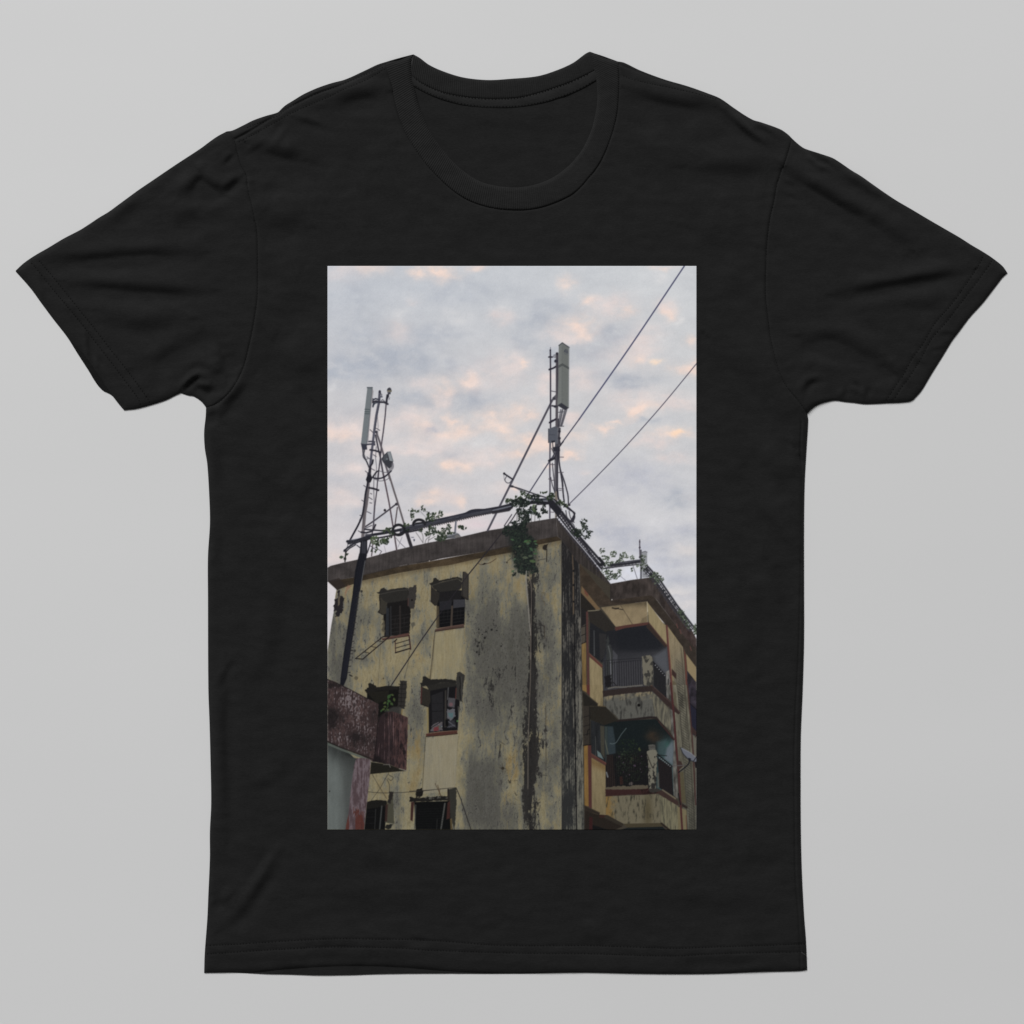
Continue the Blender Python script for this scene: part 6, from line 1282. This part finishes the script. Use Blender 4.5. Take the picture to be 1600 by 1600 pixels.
me.loops.add(q.size); me.loops.foreach_set('vertex_index', q.ravel().astype(np.int32))
me.polygons.add(len(q)); me.polygons.foreach_set('loop_start', np.arange(0, q.size, 4, dtype=np.int32))
me.polygons.foreach_set('loop_total', np.full(len(q), 4, np.int32))
me.update(calc_edges=True)
ca = me.color_attributes.new('ink', 'FLOAT_COLOR', 'POINT')
rgba = np.ones((len(V), 4), np.float32)
lin = srgb2lin(CV).reshape(-1, 3)
rgba[:NH * NW, :3] = lin; rgba[NH * NW:, :3] = lin[ring]
PRINT_GAIN = 1.0
rgba[:, :3] *= PRINT_GAIN
ca.data.foreach_set('color', rgba.ravel())
mI, nt, b = new_mat('printed_ink')
at = node(nt, 'ShaderNodeAttribute', attribute_name='ink')
tc = node(nt, 'ShaderNodeTexCoord'); nz = node(nt, 'ShaderNodeTexNoise'); nz.inputs['Scale'].default_value = 900; nz.inputs['Detail'].default_value = 2
nt.links.new(tc.outputs['Object'], nz.inputs['Vector'])
mr = node(nt, 'ShaderNodeMapRange'); mr.inputs['To Min'].default_value = .965; mr.inputs['To Max'].default_value = 1.035
nt.links.new(nz.outputs[0], mr.inputs[0])
vm = node(nt, 'ShaderNodeVectorMath', operation='SCALE'); nt.links.new(at.outputs['Color'], vm.inputs[0]); nt.links.new(mr.outputs[0], vm.inputs['Scale'])
nt.links.new(vm.outputs[0], b.inputs['Base Color'])
b.inputs['Roughness'].default_value = .85; b.inputs['Specular IOR Level'].default_value = .06
pr = link('printed_picture', me, mI, shirt)
pr['label'] = 'colour photo print of a stained yellow apartment block with rooftop antennas under a cloudy dusk sky'

# ------------------------------------------------------------------ the sheet it lies on
mB, nt, b = new_mat('pale_grey_paper')
tc = node(nt, 'ShaderNodeTexCoord'); nz = node(nt, 'ShaderNodeTexNoise'); nz.inputs['Scale'].default_value = 2.2; nz.inputs['Detail'].default_value = 3
mp = node(nt, 'ShaderNodeMapping'); mp.inputs['Rotation'].default_value = (0, 0, .8); mp.inputs['Scale'].default_value = (1, 3, 1)
nt.links.new(tc.outputs['Object'], mp.inputs[0]); nt.links.new(mp.outputs[0], nz.inputs['Vector'])
n2 = node(nt, 'ShaderNodeTexNoise'); n2.inputs['Scale'].default_value = 700; n2.inputs['Detail'].default_value = 2; nt.links.new(tc.outputs['Object'], n2.inputs['Vector'])
ad = node(nt, 'ShaderNodeMath', operation='MULTIPLY_ADD'); ad.inputs[1].default_value = .35
nt.links.new(n2.outputs[0], ad.inputs[0]); nt.links.new(nz.outputs[0], ad.inputs[2])
mr = node(nt, 'ShaderNodeMapRange'); mr.inputs['From Min'].default_value = .3; mr.inputs['From Max'].default_value = 1.05; mr.inputs['To Min'].default_value = .566; mr.inputs['To Max'].default_value = .588
nt.links.new(ad.outputs[0], mr.inputs[0]); cb = node(nt, 'ShaderNodeCombineColor')
for i in range(3): nt.links.new(mr.outputs[0], cb.inputs[i])
nt.links.new(cb.outputs[0], b.inputs['Base Color']); b.inputs['Roughness'].default_value = .8; b.inputs['Specular IOR Level'].default_value = .1
me = bpy.data.meshes.new('backdrop')
S = 2.0
me.from_pydata([(-S, -S, 0), (S, -S, 0), (S, S, 0), (-S, S, 0)], [], [(0, 1, 2, 3)]); me.update()
bg = link('backdrop', me, mB, None); bg['kind'] = 'structure'

# ------------------------------------------------------------------ light, camera, output
w = bpy.data.worlds.new('World'); sc.world = w; w.use_nodes = True
w.node_tree.nodes['Background'].inputs[0].default_value = (1, 1, 1, 1)
w.node_tree.nodes['Background'].inputs[1].default_value = WORLD_S = .21
def area(name, loc, size, power):
    l = bpy.data.lights.new(name, 'AREA'); l.shape = 'DISK'; l.size = size; l.energy = power
    o = bpy.data.objects.new(name, l); COL.objects.link(o); o.location = loc
    o.rotation_euler = (Vector((0, 0, 0)) - Vector(loc)).to_track_quat('-Z', 'Y').to_euler()
    return o
KEY = 1.0
D = 12.0
dirv = Vector((-.42, .91, .80)).normalized()
area('softbox', dirv * D, 5.4, 1835 * KEY)

cam = bpy.data.cameras.new('camera'); co_ = bpy.data.objects.new('camera', cam); COL.objects.link(co_)
co_.location = (0, 0, 4.0)
cam.sensor_width = 36; cam.lens = 36 * 4.0 / .8 ; cam.clip_end = 50
sc.camera = co_
sc.view_settings.view_transform = 'Standard'; sc.view_settings.look = 'None'
sc.view_settings.exposure = 0; sc.view_settings.gamma = 1
try: sc.view_settings.use_curve_mapping = False
except Exception: pass
sc.cycles.max_bounces = 4
sc.cycles.use_denoising = True
print('script seconds', round(time.time() - T0, 1))
